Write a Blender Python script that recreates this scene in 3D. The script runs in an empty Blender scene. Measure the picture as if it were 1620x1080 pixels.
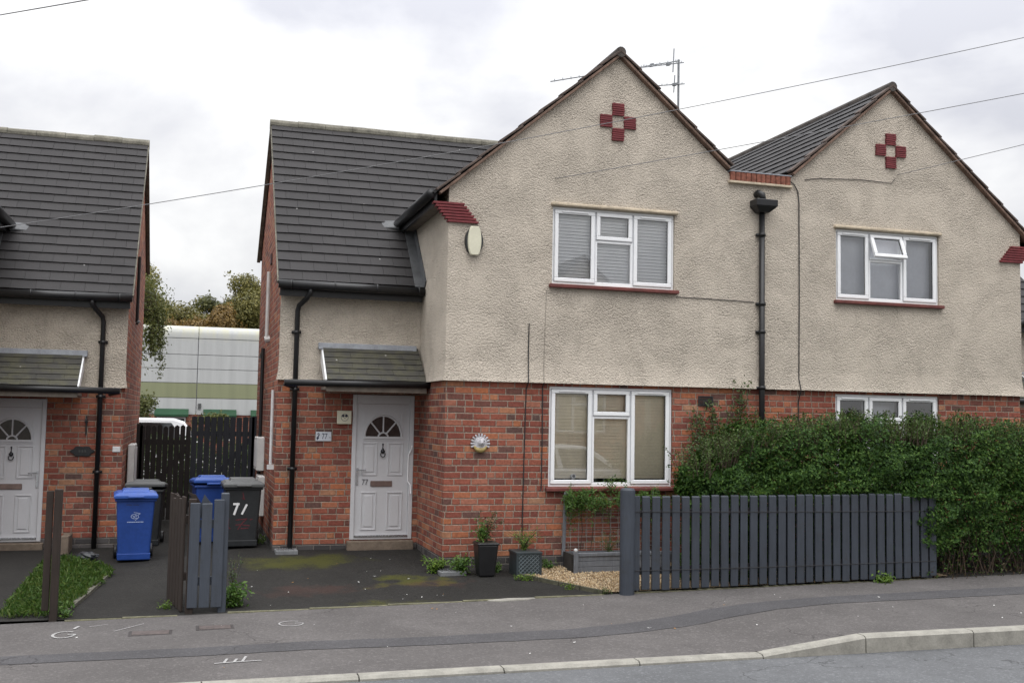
import bpy, bmesh, math, random
import numpy as np
from mathutils import Vector, Matrix, Euler
R = math.radians
rnd = random.Random(7)
scene = bpy.context.scene
col = scene.collection

# ------------------------------------------------------------------ camera, sky, sun, exposure
YAW, PITCH, ROLL, FPX = 0.295, 0.071, 0.018, 1658.75
cam_data = bpy.data.cameras.new('camera')
cam = bpy.data.objects.new('camera', cam_data); col.objects.link(cam)
_f = Vector((math.sin(YAW)*math.cos(PITCH), math.cos(YAW)*math.cos(PITCH), math.sin(PITCH)))
_r = Vector((math.cos(YAW), -math.sin(YAW), 0)); _u = _r.cross(_f)
_rr = _r*math.cos(ROLL) + _u*math.sin(ROLL); _uu = -_r*math.sin(ROLL) + _u*math.cos(ROLL)
M = Matrix((( _rr.x, _uu.x, -_f.x), (_rr.y, _uu.y, -_f.y), (_rr.z, _uu.z, -_f.z))).to_4x4()
M.translation = Vector((-3.145, -13.32, 1.91))
cam.matrix_world = M
cam_data.sensor_fit = 'HORIZONTAL'; cam_data.sensor_width = 36.0
cam_data.lens = 36.0*FPX/1620.0
cam_data.clip_start = 0.05; cam_data.clip_end = 3000
scene.camera = cam
scene.view_settings.view_transform = 'Standard'
scene.view_settings.look = 'None'
scene.view_settings.exposure = 0.0
scene.view_settings.gamma = 1.0

SUN_EL, SUN_AZ = R(60), R(192)      # azimuth measured from +y (north) clockwise: sun behind the camera
world = bpy.data.worlds.new('World'); scene.world = world; world.use_nodes = True

def nd(nt, typ, **kw):
    n = nt.nodes.new(typ)
    for k, v in kw.items():
        if k in n.inputs.keys(): pass
        if hasattr(n, k) and k not in ('inputs',): setattr(n, k, v)
    return n
def lk(nt, a, b): nt.links.new(a, b)
def mth(nt, op, a, b=None, c=None, clamp=False):
    n = nt.nodes.new('ShaderNodeMath'); n.operation = op; n.use_clamp = clamp
    for i, v in enumerate((a, b, c)):
        if v is None: continue
        if isinstance(v, (int, float)): n.inputs[i].default_value = v
        else: nt.links.new(v, n.inputs[i])
    return n.outputs[0]
def mixc(nt, f, a, b, blend='MIX'):
    n = nt.nodes.new('ShaderNodeMix'); n.data_type = 'RGBA'; n.blend_type = blend
    for s, v in ((n.inputs[0], f), (n.inputs[6], a), (n.inputs[7], b)):
        if isinstance(v, (int, float)): s.default_value = v
        elif isinstance(v, tuple): s.default_value = (*v[:3], 1)
        else: nt.links.new(v, s)
    return n.outputs[2]
def ramp(nt, fac, stops, interp='LINEAR'):
    n = nt.nodes.new('ShaderNodeValToRGB'); n.color_ramp.interpolation = interp
    els = n.color_ramp.elements
    while len(els) < len(stops): els.new(0.5)
    for e, (p, c) in zip(els, stops):
        e.position = p; e.color = (*c, 1) if isinstance(c, tuple) else (c, c, c, 1)
    nt.links.new(fac, n.inputs[0]); return n.outputs[0]
def noise(nt, vec, scale, detail=4, rough=0.55, dist=0.0):
    n = nt.nodes.new('ShaderNodeTexNoise'); n.inputs['Scale'].default_value = scale
    n.inputs['Detail'].default_value = detail; n.inputs['Roughness'].default_value = rough
    n.inputs['Distortion'].default_value = dist
    if vec is not None: nt.links.new(vec, n.inputs['Vector'])
    return n.outputs['Fac']

nt = world.node_tree; nt.nodes.clear()
out = nt.nodes.new('ShaderNodeOutputWorld'); bg = nt.nodes.new('ShaderNodeBackground')
sky = nt.nodes.new('ShaderNodeTexSky'); sky.sky_type = 'NISHITA'; sky.sun_disc = False
sky.sun_elevation = SUN_EL; sky.sun_rotation = SUN_AZ
tc = nt.nodes.new('ShaderNodeTexCoord'); sep = nt.nodes.new('ShaderNodeSeparateXYZ')
lk(nt, tc.outputs['Generated'], sep.inputs[0])
zz = mth(nt, 'MAXIMUM', sep.outputs[2], 0.0)
lum = mth(nt, 'MULTIPLY_ADD', mth(nt, 'POWER', zz, 2.1), 34.0, 8.75)              # overcast sky: zenith brighter than horizon
mp = nt.nodes.new('ShaderNodeMapping'); mp.inputs['Scale'].default_value = (1, 1, 1.7)
mp.inputs['Location'].default_value = (0.35, 0.1, 0.2)
lk(nt, tc.outputs['Generated'], mp.inputs[0])
cn = noise(nt, mp.outputs[0], 4.4, 6, 0.52, 0.15)
cl = ramp(nt, cn, [(0.34, (0.68, 0.69, 0.75)), (0.46, (0.84, 0.845, 0.88)), (0.55, (0.97, 0.972, 0.985)), (0.66, (1.15, 1.15, 1.14)), (0.8, (1.25, 1.25, 1.24))])
clm = nt.nodes.new('ShaderNodeVectorMath'); clm.operation = 'SCALE'
lk(nt, cl, clm.inputs[0]); lk(nt, lum, clm.inputs['Scale'])
skm = mixc(nt, 0.95, sky.outputs[0], clm.outputs[0])
lk(nt, skm, bg.inputs[0]); bg.inputs[1].default_value = 0.1
lk(nt, bg.outputs[0], out.inputs[0])

sl = bpy.data.lights.new('sun', 'SUN'); sl.energy = 0.95; sl.angle = R(45); sl.color = (1.0, 0.965, 0.91)
sun = bpy.data.objects.new('sun', sl); col.objects.link(sun)
_d = Vector((math.sin(SUN_AZ)*math.cos(SUN_EL), math.cos(SUN_AZ)*math.cos(SUN_EL), math.sin(SUN_EL)))
sun.rotation_euler = _d.to_track_quat('Z', 'Y').to_euler(); sun.location = (-6, -20, 25)

# ------------------------------------------------------------------ helpers
def tag(o, label=None, cat=None, group=None, kind=None):
    if label: o['label'] = label
    if cat: o['category'] = cat
    if group: o['group'] = group
    if kind: o['kind'] = kind
    return o
def empty(name, loc, label=None, cat=None, group=None, rz=0.0):
    o = bpy.data.objects.new(name, None); col.objects.link(o); o.location = loc
    o.rotation_euler = (0, 0, rz); o.empty_display_size = 0.2
    return tag(o, label, cat, group)
class Ctx:                                             # mirror + shift: one house drawing, several houses
    def __init__(s, mx=1, ox=0, oy=0, oz=0): s.mx, s.ox, s.oy, s.oz = mx, ox, oy, oz
    def T(s, p): return (s.mx*p[0]+s.ox, p[1]+s.oy, p[2]+s.oz)
ID = Ctx()
class MB:
    def __init__(s, ctx=ID): s.v = []; s.f = []; s.c = ctx; s.mi = []; s.cur = 0
    def add(s, vs, fs):
        b = len(s.v); s.v += [s.c.T(p) for p in vs]
        for f in fs:
            s.f.append(tuple(b+i for i in (f if s.c.mx > 0 else reversed(f)))); s.mi.append(s.cur)
        return s
    def box(s, x0, x1, y0, y1, z0, z1):
        return s.add([(x0,y0,z0),(x1,y0,z0),(x1,y1,z0),(x0,y1,z0),(x0,y0,z1),(x1,y0,z1),(x1,y1,z1),(x0,y1,z1)],
              [(0,3,2,1),(4,5,6,7),(0,1,5,4),(1,2,6,5),(2,3,7,6),(3,0,4,7)])
    def obox(s, c, ax, ay, az):                         # centre and three half-axes
        c, ax, ay, az = map(Vector, (c, ax, ay, az))
        vs = [tuple(c + ax*i + ay*j + az*k) for k in (-1, 1) for i, j in ((-1,-1),(1,-1),(1,1),(-1,1))]
        return s.add(vs, [(0,3,2,1),(4,5,6,7),(0,1,5,4),(1,2,6,5),(2,3,7,6),(3,0,4,7)])
    def taper(s, x0,x1,y0,y1,z0, X0,X1,Y0,Y1,z1):
        return s.add([(x0,y0,z0),(x1,y0,z0),(x1,y1,z0),(x0,y1,z0),(X0,Y0,z1),(X1,Y0,z1),(X1,Y1,z1),(X0,Y1,z1)],
              [(0,3,2,1),(4,5,6,7),(0,1,5,4),(1,2,6,5),(2,3,7,6),(3,0,4,7)])
    def quad(s, a, b, c, d): return s.add([a, b, c, d], [(0,1,2,3)])
    def poly(s, pts): return s.add(pts, [tuple(range(len(pts)))])
    def prism(s, pts, d):                               # polygon extruded by vector d
        n = len(pts); q = [tuple(Vector(p)+Vector(d)) for p in pts]
        return s.add(list(pts)+q, [tuple(reversed(range(n))), tuple(range(n, 2*n))] + [(i, (i+1)%n, n+(i+1)%n, n+i) for i in range(n)])
    def tube(s, pts, r, n=8, cap=True):
        pts = [Vector(p) for p in pts]; rs = r if isinstance(r, (list, tuple)) else [r]*len(pts)
        rings = []; prev = None
        for i, p in enumerate(pts):
            t = (pts[min(i+1, len(pts)-1)] - pts[max(i-1, 0)]).normalized()
            if prev is None:
                a = t.orthogonal().normalized()
            else:
                a = (prev - t*prev.dot(t))
                a = a.normalized() if a.length > 1e-6 else t.orthogonal().normalized()
            prev = a; b = t.cross(a)
            rings.append([tuple(p + (a*math.cos(2*math.pi*k/n) + b*math.sin(2*math.pi*k/n))*rs[i]) for k in range(n)])
        vs = [q for rg in rings for q in rg]; fs = []
        for i in range(len(pts)-1):
            for k in range(n):
                fs.append((i*n+k, i*n+(k+1)%n, (i+1)*n+(k+1)%n, (i+1)*n+k))
        if cap: fs += [tuple(reversed(range(n))), tuple((len(pts)-1)*n+k for k in range(n))]
        return s.add(vs, fs)
    def lathe(s, prof, c, axis='z', n=20, sx=1.0, sy=1.0):   # prof: (radius, height)
        vs = []; 
        for r, h in prof:
            for k in range(n):
                a = 2*math.pi*k/n; p = (r*math.cos(a)*sx, r*math.sin(a)*sy, h)
                if axis == 'y': p = (p[0], -p[2], p[1])
                if axis == 'Y': p = (p[0], p[2], p[1])
                if axis == 'x': p = (p[2], p[0], p[1])
                vs.append((c[0]+p[0], c[1]+p[1], c[2]+p[2]))
        fs = []
        for i in range(len(prof)-1):
            for k in range(n): fs.append((i*n+k, i*n+(k+1)%n, (i+1)*n+(k+1)%n, (i+1)*n+k))
        fs += [tuple(reversed(range(n))), tuple((len(prof)-1)*n+k for k in range(n))]
        return s.add(vs, fs)
    def build(s, name, mat, parent=None, smooth=False, bevel=0, seg=1):
        off = Vector((0, 0, 0)); p = parent
        while p is not None: off += p.location; p = p.parent
        me = bpy.data.meshes.new(name)
        me.from_pydata([tuple(Vector(v)-off) for v in s.v], [], s.f)
        for m in (mat if isinstance(mat, (list, tuple)) else [mat]): me.materials.append(m)
        if any(s.mi): me.polygons.foreach_set('material_index', s.mi)
        if smooth: me.polygons.foreach_set('use_smooth', [True]*len(me.polygons))
        me.update()
        o = bpy.data.objects.new(name, me); col.objects.link(o)
        if parent is not None: o.parent = parent
        if bevel:
            b = o.modifiers.new('bevel', 'BEVEL'); b.width = bevel; b.segments = seg; b.limit_method = 'ANGLE'; b.angle_limit = R(40)
            if smooth: pass
        return o
def text_part(body, size, mat, parent, loc, depth=0.002, name='lettering', shear=0.0, rot=(R(90), 0, 0), width=1.0):
    cu = bpy.data.curves.new(name, 'FONT'); cu.body = body; cu.size = size; cu.extrude = depth; cu.shear = shear
    cu.align_x = 'CENTER'; cu.align_y = 'CENTER'
    t = bpy.data.objects.new(name, cu); col.objects.link(t); bpy.context.view_layer.update()
    me = bpy.data.meshes.new_from_object(t); bpy.data.objects.remove(t)
    me.materials.clear(); me.materials.append(mat)
    off = Vector((0, 0, 0)); p = parent
    while p is not None: off += p.location; p = p.parent
    Mx = Matrix.Translation(Vector(loc)-off) @ Euler(rot).to_matrix().to_4x4() @ Matrix.Diagonal((width, 1, 1, 1))
    me.transform(Mx)
    o = bpy.data.objects.new(name, me); col.objects.link(o); o.parent = parent
    return o
def children(o): return [c for c in bpy.data.objects if c.parent == o]
def copy_tree(o, parent=None):
    c = o.copy(); col.objects.link(c)
    if parent is not None: c.parent = parent
    for ch in children(o): copy_tree(ch, c)
    return c

# ------------------------------------------------------------------ materials
def newmat(name):
    m = bpy.data.materials.new(name); m.use_nodes = True; t = m.node_tree; t.nodes.clear()
    o = t.nodes.new('ShaderNodeOutputMaterial'); b = t.nodes.new('ShaderNodeBsdfPrincipled')
    lk(t, b.outputs[0], o.inputs[0]); return m, t, b, o
def setc(t, sock, v):
    if isinstance(v, tuple): sock.default_value = (*v, 1)
    else: lk(t, v, sock)
def pos(t):
    g = t.nodes.new('ShaderNodeNewGeometry'); return g.outputs['Position'], g
def bump(t, b, h, strength, dist):
    n = t.nodes.new('ShaderNodeBump'); n.inputs['Strength'].default_value = strength; n.inputs['Distance'].default_value = dist
    lk(t, h, n.inputs['Height']); lk(t, n.outputs[0], b.inputs['Normal']); return n
def plain(name, c, rough=0.6, var=0.12, scale=9.0, metal=0.0, spec=0.4, grain=None, bmp=0.0, object_space=True):
    m, t, b, o = newmat(name)
    tcn = t.nodes.new('ShaderNodeTexCoord'); v = tcn.outputs['Object']
    n1 = noise(t, v, scale, 5, 0.6); n2 = noise(t, v, scale*9, 3, 0.6)
    f = mth(t, 'ADD', mth(t, 'MULTIPLY', n1, 0.65), mth(t, 'MULTIPLY', n2, 0.35))
    dark = tuple(x*(1-var*1.6) for x in c); light = tuple(min(1, x*(1+var*1.6)) for x in c)
    cc = ramp(t, f, [(0.3, dark), (0.7, light)])
    lk(t, cc, b.inputs['Base Color'])
    b.inputs['Roughness'].default_value = rough; b.inputs['Metallic'].default_value = metal
    b.inputs['Specular IOR Level'].default_value = spec
    rr = mth(t, 'MULTIPLY_ADD', n2, 0.25, rough-0.12, clamp=True); lk(t, rr, b.inputs['Roughness'])
    if bmp: bump(t, b, n2, 0.5, bmp)
    return m

def brick_mat(name, z0, bw=0.232, h=0.0852, plinth=0.06):
    m, t, b, o = newmat(name)
    P, g = pos(t); s = t.nodes.new('ShaderNodeSeparateXYZ'); lk(t, P, s.inputs[0])
    sn = t.nodes.new('ShaderNodeSeparateXYZ'); lk(t, g.outputs['True Normal'], sn.inputs[0])
    side = mth(t, 'GREATER_THAN', mth(t, 'ABSOLUTE', sn.outputs[0]), 0.5)
    mx = t.nodes.new('ShaderNodeMix'); mx.data_type = 'FLOAT'
    lk(t, side, mx.inputs[0]); lk(t, s.outputs[0], mx.inputs[2]); lk(t, s.outputs[1], mx.inputs[3])
    wob = noise(t, P, 3.0, 2); wv = mth(t, 'MULTIPLY_ADD', wob, 0.012, -0.006)
    fine = noise(t, P, 55.0, 3); fv = mth(t, 'MULTIPLY_ADD', fine, 0.011, -0.0055)
    U = mth(t, 'ADD', mth(t, 'ADD', mx.outputs[0], 20.0), mth(t, 'MULTIPLY', fv, 1.0)); V = mth(t, 'ADD', mth(t, 'ADD', mth(t, 'SUBTRACT', s.outputs[2], z0-4*h), wv), fv)
    rv = mth(t, 'DIVIDE', V, h); row = mth(t, 'FLOOR', rv); fr = mth(t, 'FRACT', rv)
    w1 = t.nodes.new('ShaderNodeTexWhiteNoise'); w1.noise_dimensions = '1D'; lk(t, row, w1.inputs['W'])
    uo = mth(t, 'ADD', mth(t, 'ADD', mth(t, 'DIVIDE', U, bw), mth(t, 'MULTIPLY', row, 0.5)), mth(t, 'MULTIPLY', w1.outputs[0], 0.28))
    cl_ = mth(t, 'FLOOR', uo); fu = mth(t, 'FRACT', uo)
    cv = t.nodes.new('ShaderNodeCombineXYZ'); lk(t, cl_, cv.inputs[0]); lk(t, row, cv.inputs[1])
    w2 = t.nodes.new('ShaderNodeTexWhiteNoise'); w2.noise_dimensions = '3D'; lk(t, cv.outputs[0], w2.inputs['Vector'])
    split = mth(t, 'GREATER_THAN', w2.outputs[0], 0.74)
    k = mth(t, 'ADD', 1.0, split)                               # 1 stretcher or 2 headers
    f2 = mth(t, 'MULTIPLY', fu, k); sub = mth(t, 'FLOOR', f2); fu2 = mth(t, 'FRACT', f2)
    width = mth(t, 'DIVIDE', bw, k)
    du = mth(t, 'MULTIPLY', mth(t, 'MINIMUM', fu2, mth(t, 'SUBTRACT', 1.0, fu2)), width)
    dv = mth(t, 'MULTIPLY', mth(t, 'MINIMUM', fr, mth(t, 'SUBTRACT', 1.0, fr)), h)
    d = mth(t, 'MINIMUM', du, dv)
    mr = t.nodes.new('ShaderNodeMapRange'); mr.interpolation_type = 'SMOOTHSTEP'
    lk(t, d, mr.inputs[0]); mr.inputs[1].default_value = 0.0034; mr.inputs[2].default_value = 0.0105
    mask = mr.outputs[0]
    cv2 = t.nodes.new('ShaderNodeCombineXYZ'); lk(t, cl_, cv2.inputs[0]); lk(t, row, cv2.inputs[1]); lk(t, mth(t, 'ADD', sub, 0.37), cv2.inputs[2])
    w3 = t.nodes.new('ShaderNodeTexWhiteNoise'); w3.noise_dimensions = '3D'; lk(t, cv2.outputs[0], w3.inputs['Vector'])
    tone = ramp(t, w3.outputs[0], [(0.0, (0.115, 0.072, 0.063)), (0.05, (0.155, 0.071, 0.057)), (0.15, (0.205, 0.066, 0.050)), (0.40, (0.262, 0.082, 0.056)),
                                   (0.62, (0.305, 0.105, 0.069)), (0.8, (0.345, 0.141, 0.094)), (0.92, (0.395, 0.140, 0.067)), (1.0, (0.36, 0.202, 0.127))])
    n1 = noise(t, P, 26, 5, 0.65)
    tone = mixc(t, 1.0, tone, ramp(t, n1, [(0.25, 0.62), (0.55, 1.0), (0.8, 1.25)]), 'MULTIPLY')
    big = noise(t, P, 0.9, 4, 0.6)
    tone = mixc(t, 1.0, tone, ramp(t, big, [(0.3, 0.8), (0.7, 1.12)]), 'MULTIPLY')
    salt = ramp(t, noise(t, P, 4.5, 6, 0.72), [(0.58, 0.0), (0.74, 0.16)])
    tone = mixc(t, salt, tone, (0.36, 0.27, 0.215))
    soot = ramp(t, noise(t, P, 2.2, 6, 0.7), [(0.56, 0.0), (0.75, 0.35)])
    tone = mixc(t, soot, tone, (0.085, 0.055, 0.045))
    mort = ramp(t, noise(t, P, 30, 4), [(0.3, (0.20, 0.153, 0.12)), (0.7, (0.36, 0.29, 0.232))])
    cc = mixc(t, mask, mort, tone)
    # blue brick plinth
    blue = ramp(t, w3.outputs[0], [(0.0, (0.045, 0.042, 0.043)), (1.0, (0.11, 0.10, 0.098))])
    blue = mixc(t, mask, (0.16, 0.145, 0.13), blue)
    pl = mth(t, 'LESS_THAN', s.outputs[2], z0+plinth)
    cc = mixc(t, pl, cc, blue)
    lk(t, cc, b.inputs['Base Color']); b.inputs['Roughness'].default_value = 0.9; b.inputs['Specular IOR Level'].default_value = 0.2
    hgt = mth(t, 'ADD', mask, mth(t, 'MULTIPLY', n1, 0.5))
    bump(t, b, hgt, 0.9, 0.012)
    return m
def render_mat(name, c, scale=42.0):
    m, t, b, o = newmat(name); P, g = pos(t)
    mp_ = t.nodes.new('ShaderNodeMapping'); mp_.inputs['Scale'].default_value = (1, 1, 1.35); lk(t, P, mp_.inputs[0])
    n1 = noise(t, mp_.outputs[0], scale*1.15, 5, 0.62, 0.2)
    n2 = noise(t, P, 1.1, 6, 0.65, 0.6); n3 = noise(t, P, 5.0, 5, 0.6)
    vo = t.nodes.new('ShaderNodeTexVoronoi'); vo.inputs['Scale'].default_value = scale*0.85; lk(t, mp_.outputs[0], vo.inputs['Vector'])
    dk = tuple(x*0.87 for x in c); lt = tuple(min(1, x*1.08) for x in c)
    f = mth(t, 'ADD', mth(t, 'MULTIPLY', n2, 0.6), mth(t, 'MULTIPLY', n3, 0.4))
    cc = ramp(t, f, [(0.33, dk), (0.5, c), (0.68, lt)])
    cc = mixc(t, 1.0, cc, ramp(t, n1, [(0.30, 0.66), (0.48, 0.98), (0.7, 1.08)]), 'MULTIPLY')  # pits of the roughcast darkened in the colour, imitating their small shadows
    # grey weather streaks and lichen
    mp2 = t.nodes.new('ShaderNodeMapping'); mp2.inputs['Scale'].default_value = (2.2, 2.2, 0.35); lk(t, P, mp2.inputs[0])
    st = noise(t, mp2.outputs[0], 1.6, 6, 0.7)
    cc = mixc(t, mth(t, 'MULTIPLY', ramp(t, st, [(0.55, 0.0), (0.72, 1.0)]), 0.24), cc, (0.30, 0.265, 0.225))
    lk(t, cc, b.inputs['Base Color']); b.inputs['Roughness'].default_value = 0.95; b.inputs['Specular IOR Level'].default_value = 0.15
    patch = ramp(t, noise(t, P, 1.7, 4, 0.6, 0.8), [(0.38, 0.55), (0.62, 1.25)])
    hgt = mth(t, 'MULTIPLY', mth(t, 'ADD', mth(t, 'MULTIPLY', n1, 1.1), mth(t, 'MULTIPLY', vo.outputs['Distance'], -0.8)), patch)
    hgt = mth(t, 'ADD', hgt, mth(t, 'MULTIPLY', noise(t, P, 4.0, 4, 0.6), 0.4))
    bump(t, b, hgt, 1.0, 0.021)
    return m
def roof_mat(name, c, moss=0.0):
    m, t, b, o = newmat(name); P, g = pos(t)
    rp = g.outputs['Random Per Island']
    n1 = noise(t, P, 2.0, 5, 0.6); n2 = noise(t, P, 45, 3, 0.6)
    f = mth(t, 'ADD', mth(t, 'ADD', mth(t, 'MULTIPLY_ADD', rp, 0.14, 0.07), mth(t, 'MULTIPLY', n1, 0.5)), mth(t, 'MULTIPLY', n2, 0.22))
    cc = ramp(t, f, [(0.3, tuple(x*0.76 for x in c)), (0.5, c), (0.72, tuple(x*1.28 for x in c))])
    if moss:
        cc = mixc(t, mth(t, 'MULTIPLY', ramp(t, noise(t, P, 6, 5), [(0.42, 0.0), (0.62, 1.0)]), moss), cc, (0.085, 0.082, 0.055))
    vo = t.nodes.new('ShaderNodeTexVoronoi'); vo.inputs['Scale'].default_value = 2.3; lk(t, P, vo.inputs['Vector'])
    sp = mth(t, 'LESS_THAN', mth(t, 'ADD', vo.outputs['Distance'], mth(t, 'MULTIPLY', n2, 0.03)), 0.045)
    cc = mixc(t, mth(t, 'MULTIPLY', sp, 0.8), cc, (0.42, 0.41, 0.40))
    lk(t, cc, b.inputs['Base Color']); b.inputs['Roughness'].default_value = 0.7; b.inputs['Specular IOR Level'].default_value = 0.25
    bump(t, b, n2, 0.5, 0.006)
    return m
def tarmac(name, c, speck=0.35, moss=False, rust=False, scale=120):
    m, t, b, o = newmat(name); P, g = pos(t)
    n1 = noise(t, P, scale, 2, 0.7); n2 = noise(t, P, 1.3, 6, 0.65); n3 = noise(t, P, scale*0.35, 3, 0.6)
    vo = t.nodes.new('ShaderNodeTexVoronoi'); vo.inputs['Scale'].default_value = scale*0.55; lk(t, P, vo.inputs['Vector'])
    f = mth(t, 'ADD', mth(t, 'ADD', mth(t, 'MULTIPLY', n1, 0.4), mth(t, 'MULTIPLY', n2, 0.35)), mth(t, 'MULTIPLY', n3, 0.25))
    cc = ramp(t, f, [(0.34, tuple(x*(1-speck) for x in c)), (0.5, c), (0.66, tuple(x*(1+speck*1.5) for x in c))])
    w = t.nodes.new('ShaderNodeSeparateColor'); lk(t, vo.outputs['Color'], w.inputs[0])
    cc = mixc(t, mth(t, 'MULTIPLY', mth(t, 'GREATER_THAN', w.outputs[0], 0.9), 0.5), cc, tuple(x*1.7 for x in c))
    sd = ramp(t, noise(t, P, 0.8, 7, 0.72, 0.8), [(0.40, 0.0), (0.62, 1.0)])
    cc = mixc(t, mth(t, 'MULTIPLY', sd, 0.30), cc, tuple(x*0.62 for x in c))
    ck = t.nodes.new('ShaderNodeTexVoronoi'); ck.feature = 'DISTANCE_TO_EDGE'; ck.inputs['Scale'].default_value = 0.55
    wv = t.nodes.new('ShaderNodeVectorMath'); wv.operation = 'ADD'; nz = t.nodes.new('ShaderNodeTexNoise'); nz.inputs['Scale'].default_value = 3.0; nz.inputs['Detail'].default_value = 5
    lk(t, P, nz.inputs['Vector']); sc3 = t.nodes.new('ShaderNodeVectorMath'); sc3.operation = 'SCALE'; sc3.inputs['Scale'].default_value = 0.5; lk(t, nz.outputs['Color'], sc3.inputs[0]); lk(t, P, wv.inputs[0]); lk(t, sc3.outputs[0], wv.inputs[1]); lk(t, wv.outputs[0], ck.inputs['Vector'])
    crk = mth(t, 'MULTIPLY', mth(t, 'LESS_THAN', ck.outputs['Distance'], 0.0035), ramp(t, noise(t, P, 0.5, 3), [(0.5, 0.0), (0.56, 1.0)]))
    cc = mixc(t, mth(t, 'MULTIPLY', crk, 0.55), cc, tuple(x*0.3 for x in c))
    if moss:
        s = t.nodes.new('ShaderNodeSeparateXYZ'); wp = t.nodes.new('ShaderNodeVectorMath'); wp.operation = 'ADD'; w5 = t.nodes.new('ShaderNodeVectorMath'); w5.operation = 'MULTIPLY_ADD'; nz2 = t.nodes.new('ShaderNodeTexNoise'); nz2.inputs['Scale'].default_value = 2.6; nz2.inputs['Detail'].default_value = 6; lk(t, P, nz2.inputs['Vector']); lk(t, nz2.outputs['Color'], w5.inputs[0]); w5.inputs[1].default_value = (1.9, 1.1, 0); w5.inputs[2].default_value = (-.95, -.55, 0); lk(t, P, wp.inputs[0]); lk(t, w5.outputs[0], wp.inputs[1]); lk(t, wp.outputs[0], s.inputs[0])
        def blob(x, y, rx, ry):
            a = mth(t, 'DIVIDE', mth(t, 'SUBTRACT', s.outputs[0], x), rx); e = mth(t, 'DIVIDE', mth(t, 'SUBTRACT', s.outputs[1], y), ry)
            dd = mth(t, 'SQRT', mth(t, 'ADD', mth(t, 'MULTIPLY', a, a), mth(t, 'MULTIPLY', e, e)))
            return mth(t, 'SUBTRACT', 1.0, dd, clamp=True)
        mm = mth(t, 'ADD', mth(t, 'ADD', blob(-0.55, -0.45, 0.62, 0.5), mth(t, 'MULTIPLY', blob(-1.7, 0.9, 1.3, 0.8), 0.8)), mth(t, 'MULTIPLY', blob(-0.9, -1.5, 1.2, 0.25), 0.5))
        mk = ramp(t, mth(t, 'MULTIPLY', mm, mth(t, 'MULTIPLY_ADD', noise(t, P, 22, 6, 0.75), 1.5, -0.05)), [(0.16, 0.0), (0.42, 1.0)])
        cc = mixc(t, mth(t, 'MULTIPLY', mk, 0.62), cc, (0.068, 0.070, 0.008))
        rk = mth(t, 'ADD', blob(-1.75, -0.75, 1.1, 0.42), blob(-0.35, -0.62, 0.7, 0.4))
        rk2 = ramp(t, mth(t, 'MULTIPLY', rk, mth(t, 'ADD', noise(t, P, 9, 6, 0.75), 0.2)), [(0.2, 0.0), (0.6, 1.0)])
        cc = mixc(t, mth(t, 'MULTIPLY', rk2, 0.26), cc, (0.085, 0.035, 0.026))
    lk(t, cc, b.inputs['Base Color']); b.inputs['Roughness'].default_value = 0.88; b.inputs['Specular IOR Level'].default_value = 0.22
    bump(t, b, mth(t, 'ADD', n1, mth(t, 'MULTIPLY', vo.outputs['Distance'], 0.6)), 0.8, 0.006)
    return m
def leaf_mat(name, stops, trans=0.3, rough=0.5, spec=0.35):
    m, t, b, o = newmat(name); P, g = pos(t)
    n = noise(t, P, 1.6, 3)
    f = mth(t, 'ADD', mth(t, 'MULTIPLY', g.outputs['Random Per Island'], 0.65), mth(t, 'MULTIPLY', n, 0.4))
    cc = ramp(t, f, stops)
    lk(t, cc, b.inputs['Base Color']); b.inputs['Roughness'].default_value = rough; b.inputs['Specular IOR Level'].default_value = spec
    tr = t.nodes.new('ShaderNodeBsdfTranslucent'); lk(t, cc, tr.inputs[0])
    mx = t.nodes.new('ShaderNodeMixShader'); mx.inputs[0].default_value = trans
    lk(t, b.outputs[0], mx.inputs[1]); lk(t, tr.outputs[0], mx.inputs[2]); lk(t, mx.outputs[0], o.inputs[0])
    return m
def glass_mat(name, boost=1.7, tint=(0.985, 0.99, 0.985)):
    m, t, b, o = newmat(name); t.nodes.remove(b)
    tr = t.nodes.new('ShaderNodeBsdfTransparent'); tr.inputs[0].default_value = (*tint, 1)
    gl = t.nodes.new('ShaderNodeBsdfGlossy'); gl.inputs['Roughness'].default_value = 0.004; gl.inputs[0].default_value = (1, 1, 1, 1)
    fr = t.nodes.new('ShaderNodeFresnel'); fr.inputs[0].default_value = 1.52
    f = mth(t, 'MULTIPLY_ADD', fr.outputs[0], boost, 0.05, clamp=True)
    mx = t.nodes.new('ShaderNodeMixShader'); lk(t, f, mx.inputs[0]); lk(t, tr.outputs[0], mx.inputs[1]); lk(t, gl.outputs[0], mx.inputs[2])
    lk(t, mx.outputs[0], o.inputs[0]); return m
def wood_paint(name, c, grain=0.2, rough=0.6, dirt=(0.03, 0.028, 0.02)):
    m, t, b, o = newmat(name); P, g = pos(t)
    mp_ = t.nodes.new('ShaderNodeMapping'); mp_.inputs['Scale'].default_value = (14, 14, 0.9); lk(t, P, mp_.inputs[0])
    n1 = noise(t, mp_.outputs[0], 4, 4, 0.6); n2 = noise(t, P, 2.5, 5, 0.65)
    f = mth(t, 'ADD', mth(t, 'MULTIPLY', n1, 0.4), mth(t, 'ADD', mth(t, 'MULTIPLY', n2, 0.35), mth(t, 'MULTIPLY', g.outputs['Random Per Island'], 0.25)))
    cc = ramp(t, f, [(0.3, tuple(x*(1-grain*1.5) for x in c)), (0.7, tuple(x*(1+grain*1.5) for x in c))])
    cc = mixc(t, mth(t, 'MULTIPLY', ramp(t, noise(t, P, 8, 6, 0.7), [(0.55, 0.0), (0.75, 1.0)]), 0.45), cc, dirt)
    lk(t, cc, b.inputs['Base Color']); b.inputs['Roughness'].default_value = rough; b.inputs['Specular IOR Level'].default_value = 0.4
    bump(t, b, n1, 0.4, 0.003); return m

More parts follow.
